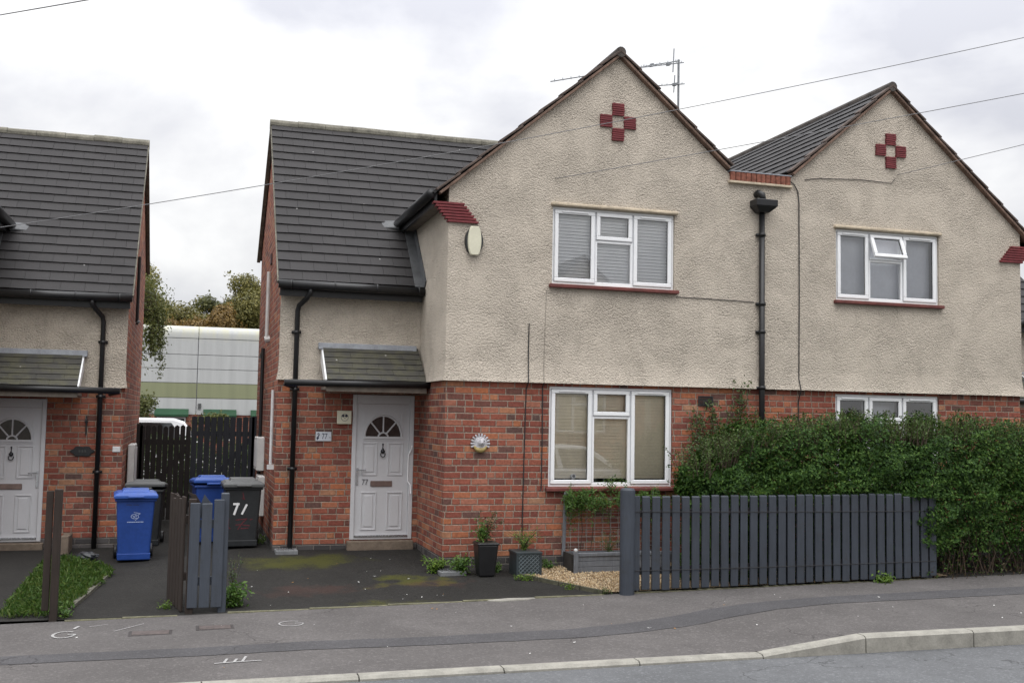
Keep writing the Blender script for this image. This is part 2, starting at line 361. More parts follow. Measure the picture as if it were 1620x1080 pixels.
WHITE = plain('white_upvc', (0.80, 0.81, 0.82), 0.32, 0.03, 3)
DOORW = plain('white_door', (0.52, 0.52, 0.535), 0.42, 0.035, 3)
SHADOWGAP = plain('grey_shadow_gap', (0.36, 0.37, 0.40), 0.6, 0.05, 3)
BLACKP = plain('black_plastic', (0.012, 0.012, 0.013), 0.38, 0.2, 8)
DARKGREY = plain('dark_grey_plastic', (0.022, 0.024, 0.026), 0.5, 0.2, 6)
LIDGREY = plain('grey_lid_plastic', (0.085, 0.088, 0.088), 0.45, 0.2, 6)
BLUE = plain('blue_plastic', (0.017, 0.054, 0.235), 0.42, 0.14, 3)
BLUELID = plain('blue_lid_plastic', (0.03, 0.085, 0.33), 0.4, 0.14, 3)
REDP = plain('red_painted_tile', (0.155, 0.026, 0.030), 0.6, 0.22, 12)
SILLM = plain('red_brown_sill', (0.135, 0.040, 0.034), 0.55, 0.25, 8)
CREAM = plain('cream_plastic', (0.62, 0.60, 0.47), 0.5, 0.06, 5)
BUFF = plain('buff_mortar', (0.47, 0.40, 0.30), 0.9, 0.25, 9)
VERGE = plain('verge_mortar', (0.165, 0.108, 0.082), 0.92, 0.4, 7, bmp=0.01)
RIDGE = plain('lichen_ridge', (0.17, 0.16, 0.13), 0.92, 0.4, 6, bmp=0.01)
RIDGED = plain('dark_ridge', (0.075, 0.065, 0.058), 0.92, 0.4, 6, bmp=0.01)
LEAD = plain('grey_lead', (0.085, 0.088, 0.092), 0.5, 0.25, 6)
LEADW = plain('pale_lead', (0.30, 0.315, 0.345), 0.5, 0.2, 6)
METAL = plain('galvanised_metal', (0.20, 0.21, 0.22), 0.4, 0.15, 10, metal=0.7)
CHROME = plain('brushed_steel', (0.55, 0.56, 0.58), 0.25, 0.08, 20, metal=0.95)
CABLE = plain('black_cable', (0.02, 0.02, 0.022), 0.55, 0.15, 5)
WIRE = plain('overhead_wire', (0.16, 0.16, 0.165), 0.6, 0.1, 3)
STONE = plain('concrete_kerb', (0.255, 0.245, 0.215), 0.9, 0.2, 7, bmp=0.004)
STEPC = plain('step_concrete', (0.16, 0.125, 0.095), 0.9, 0.25, 10, bmp=0.004)
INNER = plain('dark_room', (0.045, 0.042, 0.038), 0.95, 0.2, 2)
BLINDW = plain('white_blind', (0.90, 0.91, 0.93), 0.55, 0.05, 4)
BLINDC = plain('cream_blind', (0.90, 0.82, 0.65), 0.6, 0.07, 4)
NET = plain('pale_curtain', (0.66, 0.68, 0.73), 0.8, 0.06, 3)
SOFFIT = plain('weathered_soffit', (0.17, 0.145, 0.12), 0.8, 0.25, 8)
ROOF = roof_mat('dark_roof_tile', (0.0300, 0.0280, 0.0285))
ROOFM = roof_mat('mossy_canopy_tile', (0.060, 0.058, 0.052), 0.8)
RENDER = render_mat('roughcast_render', (0.545, 0.484, 0.408), 46)
RENDERN = render_mat('roughcast_render_dull', (0.51, 0.45, 0.375), 46)
BRICK = brick_mat('red_brick', -0.02, plinth=0.10)
BRICKN = brick_mat('red_brick_neighbour', -0.06, plinth=0.10)
GLASS = glass_mat('window_glass')
DARKGLASS = plain('dark_obscured_glass', (0.035, 0.028, 0.026), 0.12, 0.3, 14)
FENCEG = wood_paint('blue_grey_fence_paint', (0.041, 0.0485, 0.062), 0.22, 0.55)
FENCEB = wood_paint('brown_stained_wood', (0.022, 0.0155, 0.0125), 0.4, 0.85)
FENCEK = wood_paint('black_stained_wood', (0.016, 0.013, 0.012), 0.3, 0.75)
FENCEN = wood_paint('navy_stained_wood', (0.022, 0.025, 0.032), 0.2, 0.7)
TROUGH = wood_paint('grey_weathered_wood', (0.10, 0.105, 0.115), 0.4, 0.7, (0.02, 0.02, 0.02))
BARK = wood_paint('bark', (0.07, 0.055, 0.042), 0.4, 0.9)

# ------------------------------------------------------------------ ground levels
def clamp(a, lo, hi): return max(lo, min(hi, a))
def sst(a, b, x): t = clamp((x-a)/(b-a), 0, 1); return t*t*(3-2*t)
YB, YK = -1.62, -4.77
def zb(x): return -0.18 + 0.0135*(clamp(x, -12, 12)-1)
def gz(x, y):
    y = max(y, YB)
    zr = zb(x)*(1-clamp((y-YB)/3.25, 0, 1))
    zl = -0.235 + 0.025*(min(y, 9)-YB)
    t = sst(-3.9, -2.3, x); return zl*(1-t) + zr*t
ROADZ = -0.232
def zf(x): return -0.200 + 0.118*clamp((x-1.88)/1.08, 0, 1)
def pz(x, y):
    t = clamp((y-YK)/(YB-YK), 0, 1); return zf(x)*(1-t) + zb(x)*t
def gridmesh(name, xs, ys, zfun, mat, label_kind='structure'):
    mb = MB(); n = len(xs)
    vs = [(x, y, zfun(x, y)) for y in ys for x in xs]
    fs = [(j*n+i, j*n+i+1, (j+1)*n+i+1, (j+1)*n+i) for j in range(len(ys)-1) for i in range(n-1)]
    mb.add(vs, fs); o = mb.build(name, mat, smooth=True); o['kind'] = label_kind; return o
GROUNDM = plain('rough_ground', (0.07, 0.075, 0.045), 0.95, 0.4, 1.5)
PAVE = tarmac('pavement_tarmac', (0.1005, 0.0935, 0.0910), 0.30, scale=95)
PATCH = tarmac('trench_tarmac', (0.072, 0.070, 0.073), 0.28)
ROADM = tarmac('road_tarmac', (0.112, 0.115, 0.120), 0.27, scale=95)
DRIVE = tarmac('drive_tarmac', (0.0205, 0.0195, 0.0178), 0.46, moss=True, scale=85)
g = MB(); g.quad((-1500,-1500,-0.36),(1500,-1500,-0.36),(1500,1500,-0.36),(-1500,1500,-0.36)); g.build('ground', GROUNDM)['kind'] = 'structure'
xs = [i*0.25 for i in range(-120, 121)]
gridmesh('road', [-60, 0, 60], [-12.0, YK-0.0], lambda x, y: ROADZ, ROADM)
gridmesh('opposite_pavement', [-60, 0, 60], [-18.5, -12.0], lambda x, y: -0.13, PAVE)
gridmesh('pavement', xs, [YK+0.13+(YB-YK-0.13)*i/12 for i in range(13)], pz, PAVE)
dx_ = [-9+0.25*i for i in range(0, 77)]
gridmesh('driveway', dx_, [YB+i*0.25 for i in range(0, 60)], gz, DRIVE)
# kerb stones with joints (one continuous run)
mb = MB(); joints = [-0.56-1.215*k for k in range(12, 0, -1)] + [-0.56, 0.67, 1.88, 2.96] + [2.96+1.215*k for k in range(1, 14)]
for a, b_ in zip(joints[:-1], joints[1:]):
    a2, b2 = a+0.006, b_-0.006
    za, zc = zf(a2)+0.004, zf(b2)+0.004
    mb.prism([(a2, YK, -0.4), (a2, YK, za-0.018), (a2, YK+0.02, za), (a2, YK+0.14, za), (a2, YK+0.14, -0.4)], (0, 0, 0.0)) if False else None
    pa = [(a2, YK, -0.4), (a2, YK+0.004, za-0.02), (a2, YK+0.03, za), (a2, YK+0.14, za), (a2, YK+0.14, -0.4)]
    pb = [(b2, YK, -0.4), (b2, YK+0.004, zc-0.02), (b2, YK+0.03, zc), (b2, YK+0.14, zc), (b2, YK+0.14, -0.4)]
    mb.add(pa+pb, [(4,3,2,1,0), (5,6,7,8,9)] + [(i, (i+1)%5, 5+(i+1)%5, 5+i) for i in range(5)])
mb.build('kerb', STONE)['kind'] = 'structure'
mb = MB(); mb.box(-60, 60, -12.14, -12.0, -0.4, -0.125); mb.build('opposite_kerb', STONE)['kind'] = 'structure'
# dark trench patch along the pavement
strip = [(-9,-3.20,-3.55),(-4.18,-3.30,-3.64),(-3.07,-3.325,-3.68),(-2.1,-3.30,-3.662),(-0.8,-3.37,-3.73),(0.5,-3.35,-3.74),(1.18,-3.22,-3.63),(1.8,-3.0,-3.47),(2.4,-2.80,-3.29),(3.8,-2.55,-2.99),(5.8,-2.5,-2.98),(8,-2.5,-2.95),(12,-2.5,-2.95)]
vs, fs = [], []
pts = []
for (x0, a0, b0), (x1, a1, b1) in zip(strip[:-1], strip[1:]):
    k = max(2, int((x1-x0)/0.15))
    for i in range(k):
        t = i/k; pts.append((x0+(x1-x0)*t, a0+(a1-a0)*t+rnd.uniform(-.008,.008), b0+(b1-b0)*t+rnd.uniform(-.01,.01)))
mb = MB()
for p, q in zip(pts[:-1], pts[1:]):
    ym = (p[1]+p[2])/2; yn = (q[1]+q[2])/2
    for (pa_, pb_, qa, qb) in ((p[1], ym, q[1], yn), (ym, p[2], yn, q[2])):
        mb.quad((p[0], pb_, pz(p[0], pb_)+.004), (q[0], qb, pz(q[0], qb)+.004), (q[0], qa, pz(q[0], qa)+.004), (p[0], pa_, pz(p[0], pa_)+.004))
mb.build('trench_patch', PATCH)['kind'] = 'structure'
# edging course between the drives and the pavement
mb = MB()
for x0, x1 in ((-4.3, -3.2), (-2.7, 1.6), (1.95, 6.3)):
    k = int((x1-x0)/0.9)+1
    for i in range(k):
        a, e = x0+(x1-x0)*i/k+.004, x0+(x1-x0)*(i+1)/k-.004
        mb.taper(a, e, YB-.035, YB+.02, -.3, a, e, YB-.03, YB+.015, zb((a+e)/2)+.009)
mb.build('edging', plain('mossy_edging', (0.14, 0.135, 0.085), 0.9, 0.4, 12))['kind'] = 'structure'

# ------------------------------------------------------------------ the semi-detached house, drawn once
def wall_y(mb, y, x0, x1, z0, z1, holes=(), reveal=0.12):
    """front-facing wall at depth y with rectangular holes and their reveals"""
    xs_ = sorted({x0, x1, *[h[0] for h in holes], *[h[1] for h in holes]}); zs_ = sorted({z0, z1, *[h[2] for h in holes], *[h[3] for h in holes]})
    xs_ = [x for x in xs_ if x0 <= x <= x1]; zs_ = [z for z in zs_ if z0 <= z <= z1]
    for a, b_ in zip(xs_[:-1], xs_[1:]):
        for c, d in zip(zs_[:-1], zs_[1:]):
            if any(h[0] <= a and b_ <= h[1] and h[2] <= c and d <= h[3] for h in holes): continue
            mb.quad((a, y, c), (b_, y, c), (b_, y, d), (a, y, d))
    for h in holes:
        a, b_, c, d = h[0], h[1], max(h[2], z0), min(h[3], z1); r = y+reveal
        if c >= d: continue
        mb.quad((a, y, c), (a, y, d), (a, r, d), (a, r, c)); mb.quad((b_, y, d), (b_, y, c), (b_, r, c), (b_, r, d))
        mb.quad((a, y, d), (b_, y, d), (b_, r, d), (a, r, d)); mb.quad((a, y, c), (a, r, c), (b_, r, c), (b_, y, c))
def tiles(mb, O, U, V, length, slope, gauge, tw, keep=None, seed=1, th=0.020):
    rr = random.Random(seed); O, U, V = Vector(O), Vector(U).normalized(), Vector(V).normalized(); N = U.cross(V).normalized()
    if N.z < 0: N = -N
    nc = int(round(slope/gauge)); g_ = slope/nc
    for i in range(nc):
        u = -tw*(0.5 if i % 2 else 0)
        while u < length:
            a, b_ = max(u, 0)+.0015, min(u+tw, length)-.0015; u += tw
            if b_-a < .03: continue
            c = O + U*((a+b_)/2) + V*((i+.5)*g_)
            if keep and not keep(c): continue
            j = rr.uniform(-.0025, .0025); j2 = rr.uniform(-.003, .003)
            lo, hi = i*g_ - .016 + j2, (i+1)*g_ + .02
            P = lambda uu, vv, n: tuple(O + U*uu + V*vv + N*n)
            mb.add([P(a, lo+.010, .004), P(b_, lo+.010, .004), P(b_, hi, -.004), P(a, hi, -.004), P(a, lo, .004+th*1.35+j), P(b_, lo, .004+th*1.35-j), P(b_, hi, .010), P(a, hi, .010)],
                   [(4,5,6,7), (0,1,5,4), (1,2,6,5), (3,0,4,7)])
AX, AZ, SL = 2.39, 7.0, 0.85        # bay gable apex and slope
def house(name, label, ctx, windows, number_door=True, side='full', render=None, brick=None, party=4.612, px=-1.775):
    render = render or RENDER; brick = brick or BRICK
    T = ctx.T
    root = empty(name, T((1.3, 3.0, -0.05)), label, 'house')
    H = lambda: MB(ctx)
    (wx0, wx1, uz0, uz1, gz0, gz1, m1, m2) = windows
    RB = 2.36
    gh = (wx0, wx1, gz0, gz1); uh = (wx0, wx1, uz0, uz1); dh = (-0.945, -0.055, 0.13, 2.178)
    # brick
    w = H()
    wall_y(w, 0.03, 0.02, party, -0.5, RB+.02, [gh])
    wall_y(w, 1.66, -2.0, 0.02, -0.5, RB+.02, [dh])
    w.quad((0.02, 0.03, -.5), (0.02, 0.03, RB+.02), (0.02, 1.66, RB+.02), (0.02, 1.66, -.5))
    # end gable wall, all brick
    w.poly([(-2.0, 1.66, -.5), (-2.0, 6.5, -.5), (-2.0, 6.5, 4.82), (-2.0, 4.142, 6.60), (-2.0, 1.66, 3.90)])
    w.quad((-2.0, 6.5, -.5), (party, 6.5, -.5), (party, 6.5, 4.8), (-2.0, 6.5, 4.8))
    w.poly([(party, 6.5, 4.8), (AX, 6.5, 6.9), (-0.1, 6.5, 4.8)])
    w.build('brick_wall', brick, root)
    # roughcast
    r = H()
    wall_y(r, 0.0, 0.0, party, RB+.26, 4.9, [uh])
    r.poly([(0, 0, 4.9), (party, 0, 4.9), (party, 0, 5.32), (4.13, 0, 5.32), (4.13, 0, 5.43), (AX, 0, 6.94)])
    r.quad((0, 0, RB+.26), (0, 0, 4.9), (0, 2.7, 4.9), (0, 2.7, RB+.26))
    wall_y(r, 1.63, -2.0, 0.0, RB+.26, 3.86)
    r.quad((-2.0, 1.63, RB+.26), (-2.0, 1.63, 3.86), (-2.0, 1.66, 3.86), (-2.0, 1.66, RB+.26))
    e = .038                                            # bell-mouth at the foot of the render
    bell = [(.0, RB+.26), (.004, RB+.20), (.012, RB+.12), (.024, RB+.05), (e, RB)]
    for (ea, za), (eb, zb_) in zip(bell[:-1], bell[1:]):
        r.quad((-ea, -ea, za), (party, -ea, za), (party, -eb, zb_), (-eb, -eb, zb_))
        r.quad((-ea, 1.63-ea, za), (-ea, -ea, za), (-eb, -eb, zb_), (-eb, 1.63-eb, zb_))
        r.quad((-2.0-ea*.8, 1.63-ea, za), (-ea, 1.63-ea, za), (-eb, 1.63-eb, zb_), (-2.0-eb*.8, 1.63-eb, zb_))
        r.quad((-2.0-ea*.8, 1.63-ea, za), (-2.0-eb*.8, 1.63-eb, zb_), (-2.0-eb*.8, 1.67, zb_), (-2.0-ea*.8, 1.67, za))
    r.quad((-e, -e, RB), (party, -e, RB), (party, .04, RB), (.03, .04, RB)); r.quad((-e, -e, RB), (.03, .04, RB), (.03, 1.67, RB), (-e, 1.63-e, RB))
    r.quad((-2.03, 1.63-e, RB), (-e, 1.63-e, RB), (.03, 1.67, RB), (-2.03, 1.67, RB))
    r.build('roughcast_wall', render, root)
    # main roof
    ez, ey, rz, ry = 3.735, 1.40, 6.66, 4.142
    def keep(c):
        x = (c.x-ctx.ox)*ctx.mx; z = c.z-ctx.oz; y = c.y-ctx.oy
        if z < AZ-SL*(AX-x)-.22 and x > -.12 and z > 4.6: return False
        if x > 0 and z < 4.95: return False
        return not (x > -.1 and z > 4.9 and z < AZ-SL*(AX-x)-.22)
    sv = Vector((0, ry-ey, rz-ez)); rf = H()
    L = 2.06 + 2.3
    tl = MB(); Oo = T((-2.06, ey, ez)); Uu = (ctx.mx, 0, 0)
    tiles(tl, Oo, Uu, sv, L, sv.length, .21, .33, keep, seed=3)
    tiles(tl, T((-2.06, 6.72, 4.74)), Uu, (0, ry-6.72, rz-4.74), L, math.hypot(ry-6.72, rz-4.74), .21, .33, None, seed=4)
    roof = tl.build('roof', ROOF, root)
    dk = H(); 
    dk.quad((-2.05, ey+.02, ez-.015), (-.02, ey+.02, ez-.015), (2.3, ry, rz-.03), (-2.05, ry, rz-.03)); dk.quad((-2.05, 6.72, 4.72), (2.3, 6.72, 4.72), (2.3, ry, rz-.03), (-2.05, ry, rz-.03))
    dk.build('roof_deck', VERGE, roof)
    rg = H(); k = 10
    for i in range(k):
        a = -2.08 + i*.45; 
        if a > 2.1: break
        zo = rnd.uniform(-.006, .006)
        rg.tube([(a, ry, rz-.02+zo), (a+.445, ry, rz-.02+zo+rnd.uniform(-.006,.006))], .085, 12)
    rg.build('ridge_tile', RIDGE, roof)
    vg = H()                                            # plain verge of the end gable
    vg.obox((-2.045, (ey+ry)/2, (ez+rz)/2-.035), (.03, 0, 0), tuple(sv*0.5), tuple(Vector((0, -(rz-ez), ry-ey)).normalized()*.022))
    s2 = Vector((0, 6.72-ry, 4.74-rz)); vg.obox((-2.045, (6.72+ry)/2, (4.74+rz)/2-.035), (.03, 0, 0), tuple(s2*.5), (0, .016, .02))
    vg.build('verge', RIDGE, roof)
    # bay roof
    br = MB(); by1 = 6.6
    def slope(sx, xe, seed):
        ze = AZ-SL*abs(AX-xe)
        Vv = Vector((ctx.mx*(AX-xe), 0, AZ-ze)); tiles(br, T((xe, -.06, ze)), (0, 1, 0), Vv, by1+.06, Vv.length, .215, .33, (lambda c: not ((c.x-ctx.ox)*ctx.mx > 4.06 and c.y-ctx.oy < .2)), seed=seed)
    slope(-1, -.20, 5); slope(1, party-.02, 6)
    bay = br.build('bay_roof', ROOF, root)
    bd = H(); o_ = .03
    bd.quad((-.2, -.04, AZ-SL*2.59-o_), (AX, -.04, AZ-o_), (AX, by1, AZ-o_), (-.2, by1, AZ-SL*2.59-o_)); bd.quad((AX, -.04, AZ-o_), (4.12, -.04, AZ-SL*(4.12-AX)-o_), (4.12, by1, AZ-SL*(4.12-AX)-o_), (AX, by1, AZ-o_)); bd.quad((4.12, .115, AZ-SL*(4.12-AX)-o_), (party, .115, AZ-SL*(party-AX)-o_), (party, by1, AZ-SL*(party-AX)-o_), (4.12, by1, AZ-SL*(4.12-AX)-o_))
    bd.build('roof_deck', VERGE, bay)
    rg = H()
    for i in range(15):
        a = -.09 + i*.45; rg.tube([(AX, a, AZ-.01), (AX, a+.445, AZ-.01)], .075, 12)
    rg.build('ridge_tile', RIDGED, bay)
    v1, v2 = H(), H()                                   # stepped tile ends and mortar bed along the gable
    rr = random.Random(5)
    for sx, xe in ((-1, -.16), (1, 4.12)):
        ze = AZ-SL*abs(AX-xe); A = Vector((xe, 0, ze)); B = Vector((AX, 0, AZ)); D = (B-A); n = int(D.length/.335); D.normalize(); Nn = Vector((-D.z, 0, D.x)); Nn = Nn if Nn.z > 0 else -Nn
        v1.obox(tuple((A+B)/2 + Vector((0, -.025, 0)) - Nn*.035), tuple((B-A)*.5), (0, .055, 0), tuple(Nn*.018))
        st = (B-A).length/n
        for i in range(n):
            c = A + D*(st*(i+.5)); tilt = (D*1.0 - Nn*.055).normalized()
            v2.obox(tuple(c + Vector((0, -.03+rr.uniform(-.006, .006), 0)) + Nn*(.016+rr.uniform(-.003, .003))), tuple(tilt*(st*.5+.012)), (0, .06, 0), tuple(Nn*.015))
    v1.build('verge_bed', VERGE, bay, bevel=.006); v2.build('verge_tile', plain('weathered_verge_tile', (0.088, 0.066, 0.056), 0.9, 0.4, 6, bmp=.01), bay, bevel=.005)
    # half parapet over the valley, brick on edge
    pp = H()
    xx = 4.125
    while xx < party-.02:
        pp.box(xx, min(xx+.074, party-.002), -.045, .10, 5.335, 5.465+rr.uniform(-.005,.005)); xx += .083
    par = pp.build('parapet', plain('parapet_brick', (0.20, 0.075, 0.05), .9, .45, 20), root, bevel=.006)
    H().box(4.10, party, -.06, .1, 5.30, 5.333).build('parapet_tile_course', BUFF, par, bevel=.005)
    H().box(4.11, party, -.05, .11, 5.467, 5.482).build('parapet_flashing', LEADW, par)
    # red corbel at the corner and the red square motif
    cb = H()
    for i in range(7):
        z = 4.44 + i*.038; sh = -.033*i
        cb.box(-.02+sh, .40+sh, -.045-.002*i, .05, z, z+.030)
    cb.build('corbel', REDP, root, bevel=.004)
    mo = H()
    for cx_, cz_ in ((2.385, 6.19), (2.385, 5.835), (2.208, 6.015), (2.562, 6.015)):
        for i in range(6):
            z = cz_-.087+i*.0295; j = rr.uniform(-.004, .004)
            mo.box(cx_-.088+j, cx_+.088+j, -.035+rr.uniform(-.004,.004), .02, z, z+.0245)
    mo.build('tile_motif', REDP, root, bevel=.003)
    # eaves: gutters, fascias, flashing
    H().box(-2.03, -.02, ey+.035, ey+.06, 3.52, 3.70).build('fascia', BLACKP, root)
    H().box(-2.03, -.02, ey+.06, 1.66, 3.55, 3.57).build('soffit', BLACKP, root)
    gt = H(); gt.tube([(-2.06, ey-.035, 3.675), (-.01, ey-.035, 3.66)], .062, 12); 
    for bx in (-1.9, -1.3, -.7, -.1): gt.tube([(bx, ey-.035, 3.67), (bx+.02, ey-.035, 3.67)], .068, 12)
    gt.build('gutter', BLACKP, root, smooth=True)
    g2 = H(); g2.tube([(-.245, -.03, 4.80), (-.245, 2.45, 4.79)], .068, 12)
    g2.build('gutter', BLACKP, root, smooth=True)
    H().box(-.20, -.165, -.02, 2.6, 4.66, 4.80).build('fascia', BLACKP, root)
    H().box(-.165, 0.0, -.0, 2.6, 4.68, 4.70).build('soffit', SOFFIT, root)
    fl = H(); n_ = Vector((0, -(rz-ez), ry-ey)).normalized()
    a_ = Vector((-.075, ey+.03, ez)) ; vv = sv.normalized()
    fl.obox(tuple(a_ + vv*.66 + n_*.045), (.075, 0, 0), tuple(vv*.72), tuple(n_*.012)); fl.box(-.012, 0.004-.006, ey+.05, 2.35, 3.60, 3.75)
    fl.obox(tuple(a_ + vv*.66 + n_*.10 + Vector((.065, 0, 0))), (.008, 0, 0), tuple(vv*.72), tuple(n_*.07))
    fl.build('flashing', LEAD, root)
    fq = H(); fq.obox((-.36, 2.34, 4.77), (.13, -.05, 0), (0, .06, .065), (0, -.02, .018)); fq.build('flashing', LEAD, root, bevel=.01)
    # canopy over the door
    cn_ = H(); t0, f0 = Vector((-1.44, 1.63, 2.82)), Vector((-1.42, 1.00, 2.335)); cv_ = Vector((0, 1.63-1.0, 2.82-2.335))
    cm = MB(); tiles(cm, T((-1.40, 1.0, 2.36)), (ctx.mx, 0, 0), cv_, 1.37, cv_.length, .135, .37, None, seed=9, th=.014)
    can = cm.build('canopy', ROOFM, root)
    H().quad((-1.40, 1.0, 2.345), (-.03, 1.0, 2.345), (-.03, 1.63, 2.82), (-1.40, 1.63, 2.82)).build('canopy_deck', SOFFIT, can)
    c2 = H(); c2.box(-1.465, -.06, 1.575, 1.635, 2.815, 2.895); c2.box(-1.465, -1.41, 1.52, 1.6, 2.80, 2.83); c2.build('canopy_flashing', LEADW, can, bevel=.004)
    c3 = H(); c3.prism([(-1.425, 1.0, 2.27), (-1.425, 1.05, 2.27), (-1.425, 1.63, 2.62), (-1.425, 1.63, 2.86), (-1.425, 1.0, 2.37)], (.022, 0, 0)); c3.build('canopy_side', WHITE, can)
    c4 = H(); c4.box(-1.41, -.02, 1.02, 1.62, 2.225, 2.265); c4.box(-1.41, -.02, 1.0, 1.03, 2.20, 2.30); c4.build('canopy_soffit', SOFFIT, can, bevel=.004)
    c5 = H(); c5.tube([(-1.97, .97, 2.305), (.02, .97, 2.318)], .045, 10); c5.build('canopy_gutter', BLACKP, can, smooth=True)
    c6 = H(); c6.tube([(-1.93, .97, 2.30), (-1.93, 1.3, 2.29), (-1.80, 1.56, 2.26)], .03, 8); c6.build('canopy_spout', BLACKP, can, smooth=True)
    # downpipe with swan neck
    dp = H(); dp.tube([(px+.155, ey-.03, 3.64), (px+.155, ey-.03, 3.57), (px+.115, 1.44, 3.50), (px+.02, 1.55, 3.40), (px+.005, 1.575, 3.32), (px, 1.575, -.2)], .036, 10)
    for z in (3.0, 2.2, 1.1): dp.tube([(px, 1.575, z), (px, 1.575, z+.05)], .040, 10); dp.box(px-.065, px+.065, 1.59, 1.63, z+.01, z+.05)
    dp.build('downpipe', BLACKP, root, smooth=True)
    # windows
    def window(z0, z1, tr, kind, wy, openl=False, ledge=True):
        f = H(); F, B = wy+.03, wy+.10; fw = .058
        x0, x1 = wx0, wx1
        f.box(x0, x1, F, B, z1-fw, z1); f.box(x0, x1, F, B, z0, z0+fw); f.box(x0, x0+fw, F, B, z0+fw, z1-fw); f.box(x1-fw, x1, F, B, z0+fw, z1-fw)
        for m_ in (m1, m2): f.box(m_-.03, m_+.03, F, B, z0+fw, z1-fw)
        f.box(m1+.03, m2-.03, F, B, tr-.03, tr+.03)
        w_ = f.build('window', WHITE, root, bevel=.006)
        lights = [(x0+fw-.02, m1-.012, z0+fw-.02, z1-fw+.02), (m2+.012, x1-fw+.02, z0+fw-.02, z1-fw+.02), (m1+.012, m2-.012, tr+.012, z1-fw+.02)]
        for i, (a, b_, c, d) in enumerate(lights):
            s_ = H(); q = .055; y0_, y1_ = wy+.012, wy+.06
            parts = [(a, b_, d-q, d), (a, b_, c, c+q), (a, a+q, c+q, d-q), (b_-q, b_, c+q, d-q)]
            op = openl and i == 2
            def rot(p):
                if not op: return p
                an = R(22); dy, dz = p[1]-y0_, p[2]-d
                return (p[0], y0_ + dy*math.cos(an) + dz*math.sin(an), d + dz*math.cos(an) - dy*math.sin(an))
            for (e0, e1, g0, g1) in parts:
                tmp = MB(); tmp.box(e0, e1, y0_, y1_, g0, g1); s_.add([rot(p) for p in tmp.v], tmp.f)
            s_.build('top_light' if i == 2 else 'casement', WHITE, w_, bevel=.007)
            p_ = H(); p_.add([rot(p) for p in ((a+q, wy+.04, c+q), (b_-q, wy+.04, c+q), (b_-q, wy+.04, d-q), (a+q, wy+.04, d-q))], [(0,1,2,3)]); p_.build('pane', GLASS, w_)
            gk = H()
            for (e0, e1, g0, g1) in ((a+q-.006, b_-q+.006, d-q-.006, d-q+.004), (a+q-.006, b_-q+.006, c+q-.004, c+q+.006), (a+q-.006, a+q+.005, c+q+.006, d-q-.006), (b_-q-.005, b_-q+.006, c+q+.006, d-q-.006)): 
                tmp = MB(); tmp.box(e0, e1, wy+.036, wy+.05, g0, g1); gk.add([rot(p) for p in tmp.v], tmp.f)
            gk.build('gasket', BLACKP, w_)
            sg = H(); e_ = .007                                # grey ring painting in the shadow gap round the opening sash
            for (e0, e1, g0, g1) in ((a-e_, b_+e_, d, d+e_), (a-e_, b_+e_, c-e_, c), (a-e_, a, c, d), (b_, b_+e_, c, d)): sg.box(e0, e1, wy+.024, wy+.032, g0, g1)
            sg.build('shadow_gap_line', SHADOWGAP, w_)
            if i < 2:
                tv = H(); mid = (a+b_)/2; tv.box(mid-.19, mid+.19, wy-.004, wy+.012, d-.035, d-.012); tv.build('trickle_vent', WHITE, w_, bevel=.004)
        p_ = H(); p_.quad((m1+.03, wy+.055, z0+fw), (m2-.03, wy+.055, z0+fw), (m2-.03, wy+.055, tr-.03), (m1+.03, wy+.055, tr-.03)); p_.build('pane', GLASS, w_)
        s_ = H(); s_.box(x0-.045, x1+.045, wy-.075, wy+.06, z0-.055, z0-.004); s_.build('sill', SILLM, w_, bevel=.008)
        if ledge:
            l_ = H(); l_.box(x0-.03, x1+.04, wy-.055, wy+.02, z1+.005, z1+.05); l_.build('ledge', BUFF, w_, bevel=.012)
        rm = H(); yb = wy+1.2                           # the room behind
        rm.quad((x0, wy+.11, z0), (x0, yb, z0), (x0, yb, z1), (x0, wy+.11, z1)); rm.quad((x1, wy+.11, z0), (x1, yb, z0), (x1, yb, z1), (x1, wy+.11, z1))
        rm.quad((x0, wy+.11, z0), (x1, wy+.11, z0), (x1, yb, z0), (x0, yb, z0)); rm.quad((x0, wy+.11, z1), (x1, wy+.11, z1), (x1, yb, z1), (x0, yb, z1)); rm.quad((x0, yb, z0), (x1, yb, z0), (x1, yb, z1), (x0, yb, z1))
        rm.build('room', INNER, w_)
        if kind == 'white':
            b_ = H(); z = z1-.06; i = 0
            while z > z0+.06:
                b_.obox(((x0+x1)/2, wy+.118, z), ((x1-x0)/2-.06, 0, 0), (0, -.0065, -.0203), (0, -.0012, .0006)); z -= .0455
            b_.build('blind', BLINDW, w_)
            H().quad((x0+.05, wy+.19, z0+.05), (x1-.05, wy+.19, z0+.05), (x1-.05, wy+.19, z1-.05), (x0+.05, wy+.19, z1-.05)).build('curtain', NET, w_)
        elif kind == 'cream':
            b_ = H(); z = z1-.06
            for (a, e, zb_) in ((x0+.07, m1-.02, z0+.1), (m1+.0, m2-.0, z0+.12), (m2+.02, x1-.07, z0+.1)):
                z = z1-.06
                while z > zb_:
                    b_.obox(((a+e)/2, wy+.118, z), ((e-a)/2, 0, 0), (0, -.005, -.0216), (0, -.0012, .0006)); z -= .0445
            b_.build('blind', BLINDC, w_)
        elif kind == 'net':
            H().quad((x0+.05, wy+.17, z0+.05), (x1-.05, wy+.17, z0+.05), (x1-.05, wy+.17, z1-.05), (x0+.05, wy+.17, z1-.05)).build('curtain', NET, w_)
        elif kind == 'half':
            H().quad((m1+.0, wy+.2, z0+.4), (m2, wy+.2, z0+.4), (m2, wy+.2, z1-.05), (m1, wy+.2, z1-.05)).build('curtain', NET, w_)
        return w_
